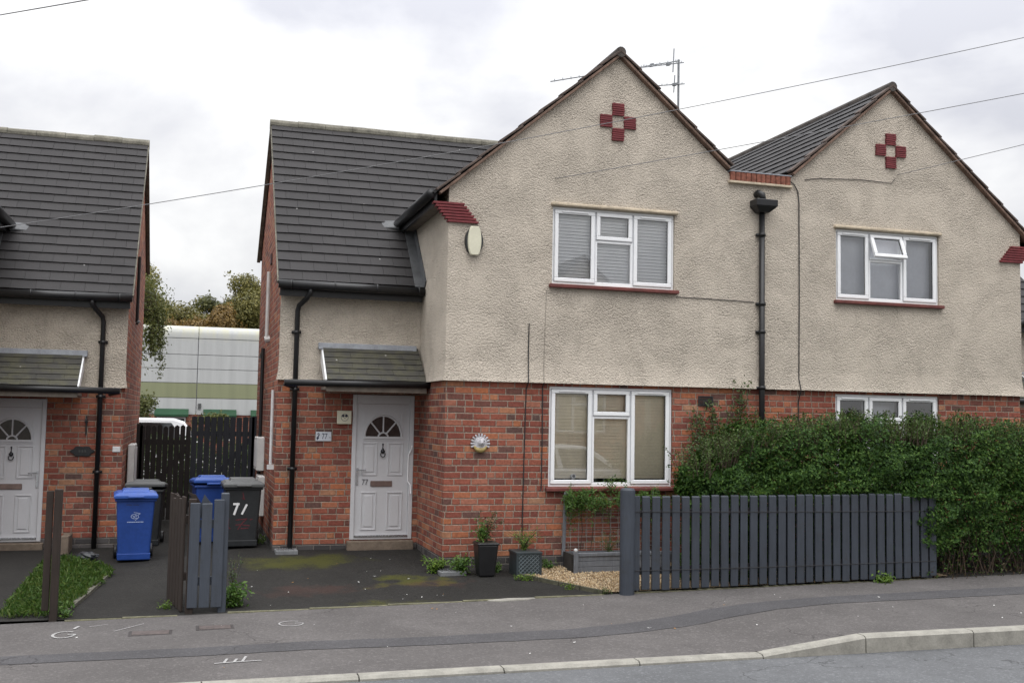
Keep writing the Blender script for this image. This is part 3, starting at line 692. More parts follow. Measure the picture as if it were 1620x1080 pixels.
    if number_door: window(uz0, uz1, 4.335, 'white', 0.0); window(gz0, gz1, 1.925, 'cream', 0.03, ledge=False)
    else: window(uz0, uz1, 4.335, 'net', 0.0, openl=True); window(gz0, gz1, 1.925, 'half', 0.03, ledge=False)
    # front door
    d = H(); wy = 1.66
    d.box(-.945, -.885, wy-.02, wy+.08, .13, 2.178); d.box(-.118, -.055, wy-.02, wy+.08, .13, 2.178); d.box(-.885, -.118, wy-.02, wy+.08, 2.05, 2.178); d.box(-.885, -.118, wy-.02, wy+.08, .13, .165)
    door = d.build('door', DOORW, root, bevel=.006)
    l = H(); l.box(-.882, -.121, wy+.005, wy+.06, .168, 2.047)
    leaf = l.build('door_leaf', DOORW, door)
    p = H()
    def panel(a, b_, c, e):
        y_ = wy+.005; q = .028
        for (x_0, x_1, z_0, z_1) in ((a, b_, e-.02, e), (a, b_, c, c+.02), (a, a+.02, c+.02, e-.02), (b_-.02, b_, c+.02, e-.02)): p.box(x_0, x_1, y_-.012, y_+.01, z_0, z_1)
        p.box(a+.05, b_-.05, y_-.010, y_+.01, c+.05, e-.05)
    for a, b_ in ((-.80, -.575), (-.428, -.20)): panel(a, b_, 1.03, 1.50); panel(a, b_, .26, .80)
    p.build('panel', DOORW, door, bevel=.006, seg=2)
    fan = H(); cx_, cz_ = -.50, 1.58; rr_, N = .255, 24; y_ = wy+.001
    fan.add([(cx_, y_, cz_)] + [(cx_+rr_*1.0*math.cos(math.pi*i/N), y_, cz_+rr_*1.15*math.sin(math.pi*i/N)) for i in range(N+1)], [(0, i+1, i+2) for i in range(N)])
    fan.build('fanlight', DARKGLASS, door)
    fr_ = H()
    arc = [(cx_+(rr_+.012)*math.cos(math.pi*i/N), y_-.004, cz_+(rr_*1.15+.012)*math.sin(math.pi*i/N)) for i in range(N+1)]
    fr_.tube(arc, .016, 6); fr_.box(cx_-rr_-.03, cx_+rr_+.03, y_-.018, y_+.004, cz_-.03, cz_+.005)
    for an in (45, 90, 135): fr_.tube([(cx_+.05*math.cos(R(an)), y_-.004, cz_+.05*math.sin(R(an))), (cx_+rr_*math.cos(R(an)), y_-.004, cz_+rr_*1.15*math.sin(R(an)))], .012, 6)
    fr_.tube([(cx_+.07*math.cos(math.pi*i/8), y_-.004, cz_+.06*math.sin(math.pi*i/8)) for i in range(9)], .012, 6)
    for (a, b_, c, e) in ((-.78, -.22, 1.90, 1.925), (-.78, -.22, 1.52, 1.54), (-.78, -.76, 1.54, 1.90), (-.24, -.22, 1.54, 1.90)): fr_.box(a, b_, y_-.006, y_+.006, c, e)
    fr_.build('fanlight_frame', DOORW, door)
    kn = H(); kn.tube([(-.50, wy-.006, 1.475), (-.50, wy-.006, 1.40)], .006, 6); kn.lathe([(.0, -.0), (.012, .0), (.012, .02), (0, .022)], (-.50, wy, 1.475), 'y', 10); 
    kn.lathe([(.0, 0), (.032, 0), (.03, .02), (.012, .03), (0, .031)], (-.50, wy, 1.375), 'y', 12)
    kn.tube([(-.50+.034*math.cos(R(a)), wy-.022, 1.335+.04*math.sin(R(a))) for a in range(-200, 21, 20)], .007, 6); kn.tube([(-.50, wy-.015, 1.42), (-.50, wy-.015, 1.375)], .012, 6)
    kn.build('knocker', plain('dark_knocker', (.035, .035, .04), .3, .2, 20, metal=.8), door, smooth=True)
    lb = H(); lb.box(-.665, -.355, wy-.012, wy+.01, .875, .955); lb.build('letterbox', plain('bronze_letterbox', (.22, .16, .14), .35, .2, 8, metal=.7), door, bevel=.006)
    hd = H(); hd.box(-.872, -.845, wy-.01, wy+.01, .90, 1.14); hd.tube([(-.858, wy-.01, 1.11), (-.858, wy-.05, 1.11), (-.74, wy-.05, 1.105)], .010, 8); hd.build('handle', CHROME, door)
    if number_door:
        nb = text_part('77', .115, plain('number_grey', (.12, .12, .13), .4), door, (-.745, wy-.001, .935), .003, 'door_number', width=.8)
    th = H(); th.box(-.885, -.118, wy-.035, wy+.02, .165, .192); th.build('threshold', CHROME, door, bevel=.004)
    H().box(-.985, -.045, wy-.12, wy+.06, -.3, .118).build('doorstep', STEPC, root, bevel=.008)
    return root
house_main = house('semi_detached_house', 'left half of the brick and roughcast pair with white door and slatted blinds', ID, (1.45, 3.265, 3.705, 4.765, .975, 2.322, 2.085, 2.64))
house_right = house('semi_detached_house', 'right half of the brick and roughcast pair with its small top window open', Ctx(-1, 9.224), (9.224-7.70, 9.224-5.885, 3.705, 4.765, .975, 2.322, 9.224-7.06, 9.224-6.47), number_door=False)
house_left = house('semi_detached_house', 'neighbouring brick house at the left edge with a roughcast front and black plaque', Ctx(-1, -6.095, 1.59, -.14), (1.45, 3.265, 3.705, 4.765, .975, 2.322, 2.085, 2.64), number_door=False, render=RENDERN, brick=BRICKN, px=-1.67)
for h_ in (house_main, house_right, house_left): h_['group'] = 'semi-detached houses on the street'

# shared rainwater hopper between the two halves (belongs to the left half)
def part(name, mat, parent, fn, **kw):
    m_ = MB(); fn(m_); return m_.build(name, mat, parent, **kw)
hop = part('hopper', BLACKP, house_main, lambda m_: (m_.taper(4.535,4.70,-.13,-.0,4.89, 4.455,4.79,-.20,-.0,4.97), m_.box(4.45,4.795,-.205,-.0,4.97,5.07)), bevel=.008)
part('hopper_spout', BLACKP, hop, lambda m_: m_.tube([(4.56,.02,5.16),(4.56,-.06,5.18),(4.585,-.11,5.15),(4.60,-.12,5.05)], .05, 10), smooth=True)
def _dp(m_):
    m_.tube([(4.617,-.06,4.92),(4.617,-.06,.0)], .042, 12)
    for z in (4.55, 3.55, 3.15, 2.35): m_.tube([(4.617,-.06,z),(4.617,-.06,z+.05)], .050, 12); m_.box(4.545,4.69,-.04,.0,z+.005,z+.045)
part('downpipe', BLACKP, house_main, _dp, smooth=True)
# cables clipped to the front
def cab(parent, pts, r=.007, mat=None): return part('cable', mat or CABLE, parent, lambda m_: m_.tube(pts, r, 6))
cab(house_main, [(1.135,-.012,3.15),(1.13,-.012,2.75),(1.13,-.03,2.50),(1.125,-.055,2.36),(1.12,.022,2.28),(1.105,.022,1.4),(1.095,.022,.45),(1.10,.02,.1)], .0075)
cab(house_main, [(1.345,-.045,2.36),(1.35,.022,2.30),(1.355,.022,1.6),(1.352,.022,.95),(1.335,.02,.93)], .0075)
cab(house_main, [(1.375,-.004,3.62),(1.36,-.004,3.0),(1.352,-.006,2.56),(1.348,-.04,2.38)], .0035, plain('render_crack', (.26,.23,.20), .9))
cab(house_main, [(3.29,-.008,3.615),(3.8,-.008,3.612),(4.3,-.008,3.606),(4.52,-.008,3.60)], .005)
cab(house_right, [(5.10,-.03,5.40),(5.17,-.02,5.36),(5.235,-.012,5.27),(5.255,-.012,5.1),(5.258,-.012,3.8),(5.25,-.012,2.52),(5.262,-.05,2.36),(5.262,.02,2.2),(5.262,.02,1.2)], .008)
cab(house_right, [(5.35,-.01,5.45),(5.6,-.01,5.49),(6.3,-.01,5.53),(6.85,-.012,5.52),(6.92,-.012,5.60)], .005)
cab(house_main, [(-.09,1.58,1.46),(-.10,1.60,1.40),(-.13,1.62,1.33),(-.135,1.625,1.2),(-.135,1.625,.95),(-.10,1.60,.90),(-.095,1.58,.78)], .010, WHITE)
def _vent(m_):
    m_.box(3.66,3.885,.012,.05,2.10,2.115); m_.box(3.66,3.885,.012,.05,2.225,2.24); m_.box(3.66,3.672,.012,.05,2.115,2.225); m_.box(3.873,3.885,.012,.05,2.115,2.225)
    for i in range(6): m_.obox((3.772,.024,2.125+i*.019),(.10,0,0),(0,.010,-.006),(0,.001,.002))
part('air_vent', DARKGREY, house_main, _vent)
# pipes on the side walls
part('waste_pipe', plain('dirty_white_pipe',(.55,.54,.52),.5,.1,6), house_main, lambda m_: (m_.tube([(-2.05,3.60,4.12),(-2.05,3.62,3.06)], .03, 8), m_.tube([(-2.0,3.62,3.06),(-2.08,3.62,3.04)], .05, 8)))
part('waste_pipe', BLACKP, house_main, lambda m_: (m_.tube([(-2.05,4.4,2.95),(-2.05,4.4,.3)], .03, 8), m_.tube([(-2.05,4.4,2.9),(-2.05,5.1,2.84)], .026, 8)))
part('waste_pipe', plain('white_pipe',(.62,.62,.62),.5,.1,6), house_main, lambda m_: (m_.tube([(-2.045,1.95,2.22),(-2.045,1.95,1.17)], .022, 8), m_.box(-2.09,-2.0,1.9,2.02,1.10,1.16)))
part('wall_vent', plain('brown_vent',(.06,.03,.03),.8), house_main, lambda m_: m_.box(-2.02,-1.98,3.62,3.84,4.26,4.42))
part('waste_pipe', BLACKP, house_left, lambda m_: (m_.tube([(-4.03,4.4,4.35),(-4.03,4.42,3.3)], .025, 8), m_.tube([(-4.03,4.4,3.3),(-4.0,4.4,3.28)], .04, 8)))
part('wall_vent', plain('brown_vent',(.05,.028,.028),.8), house_left, lambda m_: m_.box(-4.09,-4.05,4.4,4.62,4.5,4.68))

# ------------------------------------------------------------------ small things fixed to the houses
def thing_mesh(name, mat, label, cat, loc, fn, group=None, rz=0, **kw):
    e = empty(name, loc, label, cat, group, rz); return e
# alarm box
al = empty('alarm_box', (.345, 0, 4.205), 'cream barrel shaped burglar alarm box high on the roughcast corner', 'alarm box')
m_ = MB(); n = 28
def ov(rx, rz_, y, flat=None):
    pts = []
    for k in range(n):
        a = 2*math.pi*k/n; x, z = rx*math.cos(a), rz_*math.sin(a)
        if flat: z = clamp(z, -flat, flat)
        pts.append((.345+x, y, 4.205+z))
    return pts
a_, b_ = ov(.125, .19, 0), ov(.118, .18, -.055)
m_.add(a_+b_, [(i, (i+1)%n, n+(i+1)%n, n+i) for i in range(n)] + [tuple(range(n, 2*n))]); m_.build('back_shell', DARKGREY, al)
m_ = MB(); a_, b_ = ov(.095, .24, -.056, .195), ov(.085, .23, -.082, .188)
m_.add(a_+b_, [(i, (i+1)%n, n+(i+1)%n, n+i) for i in range(n)] + [tuple(range(n, 2*n))]); m_.build('cover', CREAM, al, bevel=.004)
# sun-face plaque
sf = empty('sun_face_plaque', (.494, .03, 1.545), 'round silver and gold sun face ornament hung on the brick wall', 'wall ornament')
SILVER = plain('silver_paint', (.42, .41, .43), .45, .3, 40); GOLD = plain('tarnished_gold', (.30, .23, .085), .5, .3, 30)
m_ = MB()
for i in range(18):
    a = 2*math.pi*i/18
    if math.sin(a) < -.35: continue
    d_ = Vector((math.cos(a), 0, math.sin(a))); p_ = Vector((-d_.z, 0, d_.x))
    m_.obox(tuple(Vector((.494, .006, 1.545)) + d_*.098), tuple(d_*.034), (0, .012, 0), tuple(p_*.011))
m_.lathe([(0, .025), (.088, .025), (.088, .0), (.078, -.012), (0, -.02)], (.494, .0, 1.545), 'Y', 24)
m_.build('sun_ray', SILVER, sf, bevel=.003)
m_ = MB(); m_.lathe([(0, .02), (.055, .018), (.06, .0), (.045, -.03), (.02, -.042), (0, -.045)], (.505, .0, 1.56), 'Y', 20, sy=1.0); m_.lathe([(0,-.06),(.012,-.05),(.014,-.02),(0,0)], (.512, .0, 1.555), 'Y', 10)
m_.build('face', SILVER, sf, smooth=True)
m_ = MB(); arc = [(.494+.085*math.cos(R(a)), -.0, 1.545+.088*math.sin(R(a))) for a in range(200, 345, 10)]
m_.tube(arc, [.012+.022*math.sin(math.pi*i/(len(arc)-1)) for i in range(len(arc))], 10)
m_.build('beard', GOLD, sf, smooth=True)
m_ = MB()
for ex in (-.022, .03): m_.lathe([(0, -.002), (.010, 0), (.008, .01), (0, .012)], (.505+ex, -.035, 1.58), 'Y', 8)
m_.build('eye', DARKGREY, sf)
# house number plate
npl = empty('number_plate', (-1.35, 1.65, 1.58), 'pale tile with the dark number 77 on the brickwork beside the front door', 'house number')
m_ = MB(); m_.box(-1.458, -1.24, 1.638, 1.66, 1.512, 1.642); m_.build('tile', plain('pale_tile', (.50, .52, .56), .35, .08, 14), npl, bevel=.003)
NAVY = plain('navy_ink', (.025, .03, .06), .5)
text_part('77', .115, NAVY, npl, (-1.335, 1.637, 1.577), .0015, 'number', width=.72)
m_ = MB(); m_.tube([(-1.437, 1.637, 1.53), (-1.428, 1.637, 1.575), (-1.41, 1.637, 1.60), (-1.418, 1.637, 1.625), (-1.437, 1.637, 1.61)], .006, 6); m_.lathe([(0, -.002), (.018, 0), (0, .002)], (-1.43, 1.637, 1.556), 'y', 8); m_.box(-1.272,-1.25,1.635,1.64,1.56,1.567)
m_.build('flourish', NAVY, npl)
# cream square box beside the door
kb = empty('wall_box', (-1.068, 1.65, 1.85), 'small square cream box with a dark round emblem left of the front door', 'wall box')
m_ = MB(); m_.box(-1.168, -.968, 1.60, 1.662, 1.755, 1.945); m_.build('case', CREAM, kb, bevel=.008)
INK = plain('dark_ink', (.03, .03, .045), .5)
m_ = MB(); m_.tube([(-1.065+.05*math.cos(R(a)), 1.599, 1.85+.05*math.sin(R(a))) for a in range(0, 361, 15)], .0025, 5); 
for sx in (-.022, .022): m_.lathe([(0, -.003), (.019, 0), (.021, .003)], (-1.065+sx, 1.599, 1.872), 'y', 7)
m_.lathe([(0, -.003), (.007, 0), (.007, .003)], (-1.062, 1.599, 1.838), 'y', 8)
m_.build('emblem', INK, kb)
# meter boxes
for loc, lab, xa, xb, ya, yb, za, zc in (((-2.04, 4.4, 1.1), 'white meter box on the brick end wall, the upper of two', -2.12, -2.0, 3.95, 4.65, .97, 1.50), ((-2.04, 3.9, .6), 'white meter box just behind the grey bin, the lower of two', -2.10, -2.0, 3.6, 4.3, .28, .90),
                                        ((-4.0, 4.6, 1.0), 'white meter box on the neighbouring end wall behind the blue bin', -4.07, -3.97, 4.2, 4.9, .55, 1.36)):
    e = empty('meter_box', loc, lab, 'meter box', 'meter boxes in the passage')
    m_ = MB(); m_.box(xa, xb, ya, yb, za, zc); m_.build('case', plain('off_white_box', (.60, .60, .58), .5, .1, 4), e, bevel=.01)
    m_ = MB()
    dxx = xa-.006 if xa < -2.05 and xa > -3 else xb+.006
    m_.box(min(dxx, dxx+.004), max(dxx, dxx+.004), ya+.05, yb-.05, za+.05, zc-.05); m_.build('door', WHITE, e, bevel=.003)
# neighbour: ornate black plaque, iron bracket, white tag
pq = empty('name_plaque', (-4.645, 3.25, 1.285), 'ornate black oval plaque on the neighbouring brick wall', 'plaque')
m_ = MB(); N = 40
pts = []
for k in range(N):
    a = 2*math.pi*k/N; r_ = 1 + .10*math.cos(6*a)
    pts.append((-4.645+.155*r_*math.cos(a), 3.225, 1.285+.075*r_*math.sin(a)))
m_.prism(pts, (0, .03, 0)); m_.build('plate', plain('black_iron', (.015, .015, .016), .4, .2, 14), pq, bevel=.004)
m_ = MB()
for k in (-.04, 0, .04): m_.obox((-4.645+k, 3.222, 1.285), (.012, 0, .003), (0, .004, 0), (-.003, 0, .018))
m_.build('relief', plain('dull_relief', (.05, .05, .048), .5, .2, 20), pq, bevel=.003)
ib = empty('iron_bracket', (-4.607, 3.25, 1.66), 'black iron hook bracket fixed above the oval plaque', 'bracket')
m_ = MB(); m_.box(-4.617, -4.597, 3.23, 3.25, 1.52, 1.80); m_.tube([(-4.607, 3.235, 1.74), (-4.607, 3.12, 1.76), (-4.607, 3.09, 1.72)], .010, 6); m_.box(-4.63,-4.584,3.225,3.25,1.70,1.73); m_.build('hook', BLACKP, ib)
wt = tag(part('wall_tag', plain('white_tag', (.6, .6, .6), .5), None, lambda q: (q.box(-4.235, -4.125, 3.236, 3.262, 1.275, 1.36), q.box(-4.228,-4.132,3.230,3.237,1.282,1.353)), bevel=.004), 'small white tag on the brick corner of the neighbouring house', 'tag')
# TV aerial over the rear roof
ae = empty('tv_aerial', (5.31, 4.14, 5.7), 'grey rooftop television aerial with two rod booms behind the gable', 'aerial')
m_ = MB(); m_.tube([(5.31, 4.14, 5.6), (5.315, 4.14, 8.60)], .022, 8); m_.build('mast', METAL, ae)
def boom(a, b_, nel, el, tip):
    m_ = MB(); a, b_ = Vector(a), Vector(b_); m_.tube([a, b_], .010, 6)
    d_ = (b_-a).normalized(); u_ = d_.cross(Vector((0, 0, 1))).normalized()
    for i in range(nel):
        c = a + (b_-a)*((i+.5)/nel); m_.tube([c-u_*el-Vector((0,0,.03)), c+u_*el+Vector((0,0,.03))], .0045, 5); m_.tube([c, c+Vector((0, 0, .035))], .006, 5)
    m_.obox(tuple(a+(b_-a)*.22), tuple(d_*.035), tuple(u_*.03), (0, 0, .025)); m_.build('boom', METAL, ae)
boom((5.42, 4.14, 8.56), (4.0, 4.14, 8.24), 14, .10, 0)
boom((5.42, 4.10, 8.14), (4.5, 4.10, 7.98), 9, .10, 0)
boom((5.36, 4.18, 8.60), (2.95, 4.6, 8.06), 16, .03, 0)
m_ = MB(); m_.tube([(5.20, 4.14, 8.35), (5.22, 4.14, 8.80)], .01, 6); m_.tube([(5.20, 4.10, 7.95), (5.22, 4.10, 8.28)], .01, 6); m_.build('reflector', METAL, ae)
# overhead wires from a pole up the street
pole = empty('telegraph_pole', (13.0, -4.0, -.1), 'brown wooden telegraph pole by the pavement carrying the overhead wires', 'telegraph pole')
m_ = MB(); m_.tube([(13, -4, -.4), (13, -4, 9.3)], [.16, .11], 14); m_.build('post', BARK, pole, smooth=True)
m_ = MB(); m_.box(12.5, 13.5, -4.06, -3.94, 8.75, 8.87); m_.build('crossarm', BARK, pole)
def wire(a, b_, sag, label, r=.005):
    a, b_ = Vector(a), Vector(b_); pts = []
    for i in range(33):
        t = i/32; p_ = a+(b_-a)*t; p_.z -= sag*4*t*(1-t); pts.append(p_)
    m_ = MB(); m_.tube(pts, r, 5); o = m_.build('overhead_wire', WIRE, None, smooth=True); tag(o, label, 'overhead wire', 'overhead telephone wires'); return o
wire((-6.48, 1.55, 4.03), (13, -4, 8.60), .27, 'longest overhead wire, crossing both roofs and the upper part of the gable')
wire((1.47, -.01, 5.14), (13, -4.06, 7.6), .05, 'overhead wire ending on the gable wall above the upstairs window with blinds')
wire((6.956, -.01, 5.657), (13, -4.06, 7.3), .04, 'short overhead wire ending below the red squares of the right gable')
# ------------------------------------------------------------------ wheelie bins
def bin_(label, loc, rz, body_m, lid_m, tilt=0.0, H_=.97, W=.53, logo=None):
    root = empty('wheelie_bin', (0, 0, 0), label, 'wheelie bin', 'wheelie bins beside the houses')
    w0, w1, d0, d1, hb = W*.76/2, W*.93/2, .21, .27, H_*.89
    m_ = MB(); m_.taper(-w0, w0, -d0, d0, .03, -w1, w1, -d1, d1, hb); body = m_.build('body', body_m, root, bevel=.03, seg=3)
    m_ = MB(); m_.box(-w1-.02, w1+.02, -d1-.02, d1+.03, hb-.045, hb-.01); m_.taper(-w0*1.05, w0*1.05, -d0-.003, d0, .028, -w0*1.06, w0*1.06, -d0-.012, d0, .12); m_.build('rim', body_m, body, bevel=.012, seg=2)
    lid = MB()
    prof = [(-W/2-.015, -d1-.05, hb-.02), (-W/2-.015, -d1-.05, hb+.035), (-W/2+.05, -d1+.01, hb+.07), (-W/2+.11, -d1+.10, H_)]
    def ring(x, y0, y1, z): return [(-x, y0, z), (x, y0, z), (x, y1, z), (-x, y1, z)]
    rg = ring(W/2+.015, -d1-.05, d1+.05, hb-.01) + ring(W/2+.018, -d1-.052, d1+.05, hb+.038) + ring(W/2-.03, -d1+.0, d1+.01, hb+.068) + ring(W/2-.085, -d1+.09, d1-.06, hb+.074) + ring(W/2-.10, -d1+.11, d1-.08, H_)
    fs = []
    for i in range(4):
        for k in range(4): fs.append((i*4+k, i*4+(k+1)%4, (i+1)*4+(k+1)%4, (i+1)*4+k))
    fs += [(3, 2, 1, 0), (16, 17, 18, 19)]
    an = R(tilt); rg = [(x, (d1+.05)+(y-d1-.05)*math.cos(an)-(z-hb)*-math.sin(an)*0, z + (d1+.05-y)*math.sin(an)) for x, y, z in rg]
    lid.add(rg, fs); lo = lid.build('lid', lid_m, root, bevel=.012, seg=2)
    m_ = MB()
    m_.box(-.10, .10, -d1-.075, -d1-.045, hb+.0, hb+.03); m_.build('lid_grip', lid_m, lo, bevel=.008)
    m_ = MB(); m_.tube([(-W*.36, d1+.03, hb-.03), (-W*.36, d1+.10, hb+.02), (W*.36, d1+.10, hb+.02), (W*.36, d1+.03, hb-.03)], .016, 8); m_.build('handle', body_m, root, smooth=True)
    for sx in (-1, 1):
        m_ = MB(); m_.lathe([(.02, -.025), (.085, -.025), (.1, -.015), (.1, .015), (.085, .025), (.02, .025)], (sx*(w0+.03), d0+.02, .10), 'x', 18)
        m_.build('wheel', BLACKP, root)
    def yf(z): return -(d0 + (d1-d0)*(z-.03)/(hb-.03)) - .0025
    if logo: logo(root, body, yf)
    root.location = loc; root.rotation_euler = (0, 0, rz); return root
def stroke(m_, pts, w, yf):                            # flat ribbon on the tapered front of a bin
    for (x0, z0), (x1, z1) in zip(pts[:-1], pts[1:]):
        d_ = Vector((x1-x0, z1-z0)); L_ = d_.length
        if L_ < 1e-6: continue
        d_ /= L_; p_ = Vector((-d_.y, d_.x))*w/2; e = d_*w*.2
        q = [(x0-e.x+p_.x, z0-e.y+p_.y), (x0-e.x-p_.x, z0-e.y-p_.y), (x1+e.x-p_.x, z1+e.y-p_.y), (x1+e.x+p_.x, z1+e.y+p_.y)]
        m_.add([(x, yf(z), z) for x, z in q], [(0, 1, 2, 3)])
WHITEINK = plain('white_print', (.36, .42, .58), .6, .25, 60); REDINK = plain('faded_red_paint', (.105, .022, .028), .7, .4, 30); WHITENUM = plain('white_number_film', (.72, .72, .72), .5, .05, 8)
def logo_blue(root, body, yf):
    m_ = MB(); cx, cz = .0, .615
    stroke(m_, [(cx-.012+.042*math.cos(R(a)), cz+.030*math.sin(R(a))) for a in range(40, 330, 24)], .007, yf)
    stroke(m_, [(cx-.02, cz+.055), (cx+.062, cz+.038), (cx+.03, cz+.018), (cx+.045, cz-.012), (cx+.0, cz-.052)], .007, yf)
    stroke(m_, [(cx-.035, cz+.012), (cx-.015, cz-.004), (cx+.004, cz+.016), (cx+.02, cz-.002)], .007, yf); stroke(m_, [(cx-.03, cz-.018), (cx+.0, cz-.008)], .006, yf)
    x = -.10; r2 = random.Random(3)
    while x < .10:
        w = r2.uniform(.012, .03); stroke(m_, [(cx+x, cz-.075), (cx+x+w, cz-.075)], .011, yf); x += w+.007
    m_.build('printed_emblem', WHITEINK, body)
    m_ = MB(); stroke(m_, [(-.12, .775), (-.05, .768)], .012, yf); stroke(m_, [(-.03, .772), (.04, .768)], .01, yf); m_.build('scuff', plain('scuff', (.03, .045, .12), .8, .3, 30), body)
def logo_num(root, body, yf):
    m_ = MB()
    stroke(m_, [(-.13, .622), (-.055, .622)], .030, yf); m_.build('number', WHITENUM, body)
    yf2 = lambda z: yf(z) - .001
    m_ = MB(); stroke(m_, [(-.068, .632), (-.118, .478)], .030, yf2); stroke(m_, [(.048, .612), (-.012, .482)], .028, yf2); m_.build('number', WHITENUM, body)
    m_ = MB()
    for s_ in ([(-.01, .78), (.01, .68)], [(-.02, .70), (.02, .69)], [(-.19, .42), (-.19, .30), (-.16, .28)], [(-.09, .40), (.06, .415), (.0, .36), (-.06, .27)], [(-.09, .33), (-.03, .335)], [(.0, .33), (.10, .32)], [(.10, .40), (.13, .41)], [(-.02, .28), (.08, .285)]): stroke(m_, s_, .014, yf)
    m_.build('painted_scrawl', REDINK, body)
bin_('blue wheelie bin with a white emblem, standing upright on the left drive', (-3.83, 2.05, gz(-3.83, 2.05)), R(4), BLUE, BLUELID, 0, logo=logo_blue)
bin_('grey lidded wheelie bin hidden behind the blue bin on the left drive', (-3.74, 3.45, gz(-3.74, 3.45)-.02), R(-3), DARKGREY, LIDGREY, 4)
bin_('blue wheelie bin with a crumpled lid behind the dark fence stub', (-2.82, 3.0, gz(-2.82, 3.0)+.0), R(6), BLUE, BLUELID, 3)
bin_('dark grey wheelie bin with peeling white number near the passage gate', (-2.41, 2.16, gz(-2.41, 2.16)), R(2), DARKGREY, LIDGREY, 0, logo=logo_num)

# ------------------------------------------------------------------ fences and gates
pf = empty('picket_fence', (3.9, YB-.05, zb(3.9)), 'long dark blue-grey slatted front fence beside the pavement with a thick end post', 'fence')
FY = YB-.05
m_ = MB(); m_.lathe([(.088, -.3), (.09, 1.20), (.088, 1.225), (.07, 1.245), (.03, 1.252), (0, 1.253)], (1.872, FY, zb(1.87)), 'z', 24); m_.build('post', FENCEG, pf, smooth=False)
for px_ in (4.05, 6.2):
    m_ = MB(); m_.box(px_-.05, px_+.05, FY+.075, FY+.175, -.4, .93); m_.build('post', FENCEG, pf, bevel=.006)
rr = random.Random(11)
m_ = MB(); m_.box(1.955, 2.035, FY-.004, FY+.026, zb(2)+.035, .984); m_.build('slat', FENCEG, pf, bevel=.007, seg=2)
x = 2.063
while x < 6.2:
    w = .103+rr.uniform(-.003, .003); top = .985+.0035*(x-2)+rr.uniform(-.006, .006) - (.03 if x > 5.7 else 0); bot = zb(x)+.035+rr.uniform(-.008, .008); lean = rr.uniform(-.004, .004)
    m_ = MB(); y0, y1 = FY-.006+rr.uniform(-.003,.003), FY+.024
    m_.add([(x, y0, bot), (x+w, y0, bot), (x+w, y1, bot), (x, y1, bot), (x+lean, y0, top-.012), (x+w+lean, y0, top-.012), (x+w+lean, y1, top), (x+lean, y1, top)],
           [(0,3,2,1),(4,5,6,7),(0,1,5,4),(1,2,6,5),(2,3,7,6),(3,0,4,7)])
    m_.build('slat', FENCEG, pf, bevel=.007, seg=2); x += .1318
for z0 in (.78, .10):
    m_ = MB(); m_.add([(1.95, FY+.026, z0-.05), (6.25, FY+.026, z0-.05+.055), (6.25, FY+.072, z0-.05+.055), (1.95, FY+.072, z0-.05), (1.95, FY+.026, z0+.03), (6.25, FY+.026, z0+.085), (6.25, FY+.072, z0+.085), (1.95, FY+.072, z0+.03)],
        [(0,3,2,1),(4,5,6,7),(0,1,5,4),(1,2,6,5),(2,3,7,6),(3,0,4,7)]); m_.build('rail', FENCEK, pf)
for za, ze in ((.80, .772), (.104, .125)):
    m_ = MB(); m_.tube([(1.93+i*.43, FY-.012+.002*(i % 2), za+(ze-za)*i/10-.006*math.sin(math.pi*i/10)) for i in range(11)], .0042, 5); m_.build('line_wire', CABLE, pf)
# stub of fence between the two drives
st = empty('fence_stub', (-2.94, -1.56, zb(-2.9)), 'short stub of three dark grey slats with a broken top between the two drives', 'fence')
for (a, e, t, yy) in ((-3.115, -3.01, .93, -1.60), (-2.995, -2.888, .925, -1.605), (-2.872, -2.762, .965, -1.60)):
    m_ = MB(); m_.box(a, e, yy, yy+.028, -.17, t); m_.build('slat', FENCEG, st, bevel=.006)
m_ = MB(); m_.box(-2.80, -2.715, -1.565, -1.48, -.4, 1.03); m_.build('post', FENCEG, st, bevel=.008)
m_ = MB(); m_.box(-3.12, -2.80, -1.57, -1.525, .66, .75); m_.build('rail', FENCEG, st); m_ = MB(); m_.box(-3.12, -2.80, -1.57, -1.525, .06, .15); m_.build('rail', FENCEG, st)
for (c, ax, mat) in (((-2.95, -1.50, .90), (.055, 0, -.018), FENCEG), ((-3.07, -1.46, .97), (.022, 0, .014), FENCEB)):
    m_ = MB(); c = Vector(c); ax = Vector(ax); up = Vector((-ax.z, 0, ax.x)).normalized()
    if up.z < 0: up = -up
    b0 = c - up*.15; m_.prism([tuple(b0-ax), tuple(b0+ax), tuple(c+ax+up*.03), tuple(c+ax*.1+up*.055), tuple(c-ax+up*.10)], (0, .02, 0)); m_.build('broken_slat', mat, st)
bf = empty('board_fence', (-3.2, -1.2, zb(-3.2)), 'brown weathered boards running back from the grey stub along the left drive', 'fence')
P0, P1 = Vector((-3.165, -1.53, 0)), Vector((-3.325, -.80, 0))
nb_ = 5; dv = (P1-P0)/nb_; nrm = Vector((dv.y, -dv.x, 0)).normalized()
for i in range(nb_):
    a, e = P0+dv*(i+.06), P0+dv*(i+.92); t = (.99, .96, .98, .94, .985, .97, 1.0)[i]
    m_ = MB(); c = (a+e)/2; zb0 = gz(c.x, c.y)+.01
    m_.obox((c.x, c.y, (zb0+t)/2), tuple((e-a)/2), tuple(nrm*.012), (0, 0, (t-zb0)/2)); m_.build('board', FENCEB, bf, bevel=.005)
for z in (.15, .75):
    m_ = MB(); c = (P0+P1)/2 + nrm*.03; m_.obox((c.x, c.y, z), tuple((P1-P0)/2), tuple(nrm*.018), (0, 0, .04)); m_.build('rail', FENCEB, bf)
for q in (P0+Vector((.03,-.02,0)), P1):
    m_ = MB(); q2 = q + nrm*.045; m_.box(q2.x-.04, q2.x+.04, q2.y-.04, q2.y+.04, -.4, .97); m_.build('post', FENCEB, bf, bevel=.006)
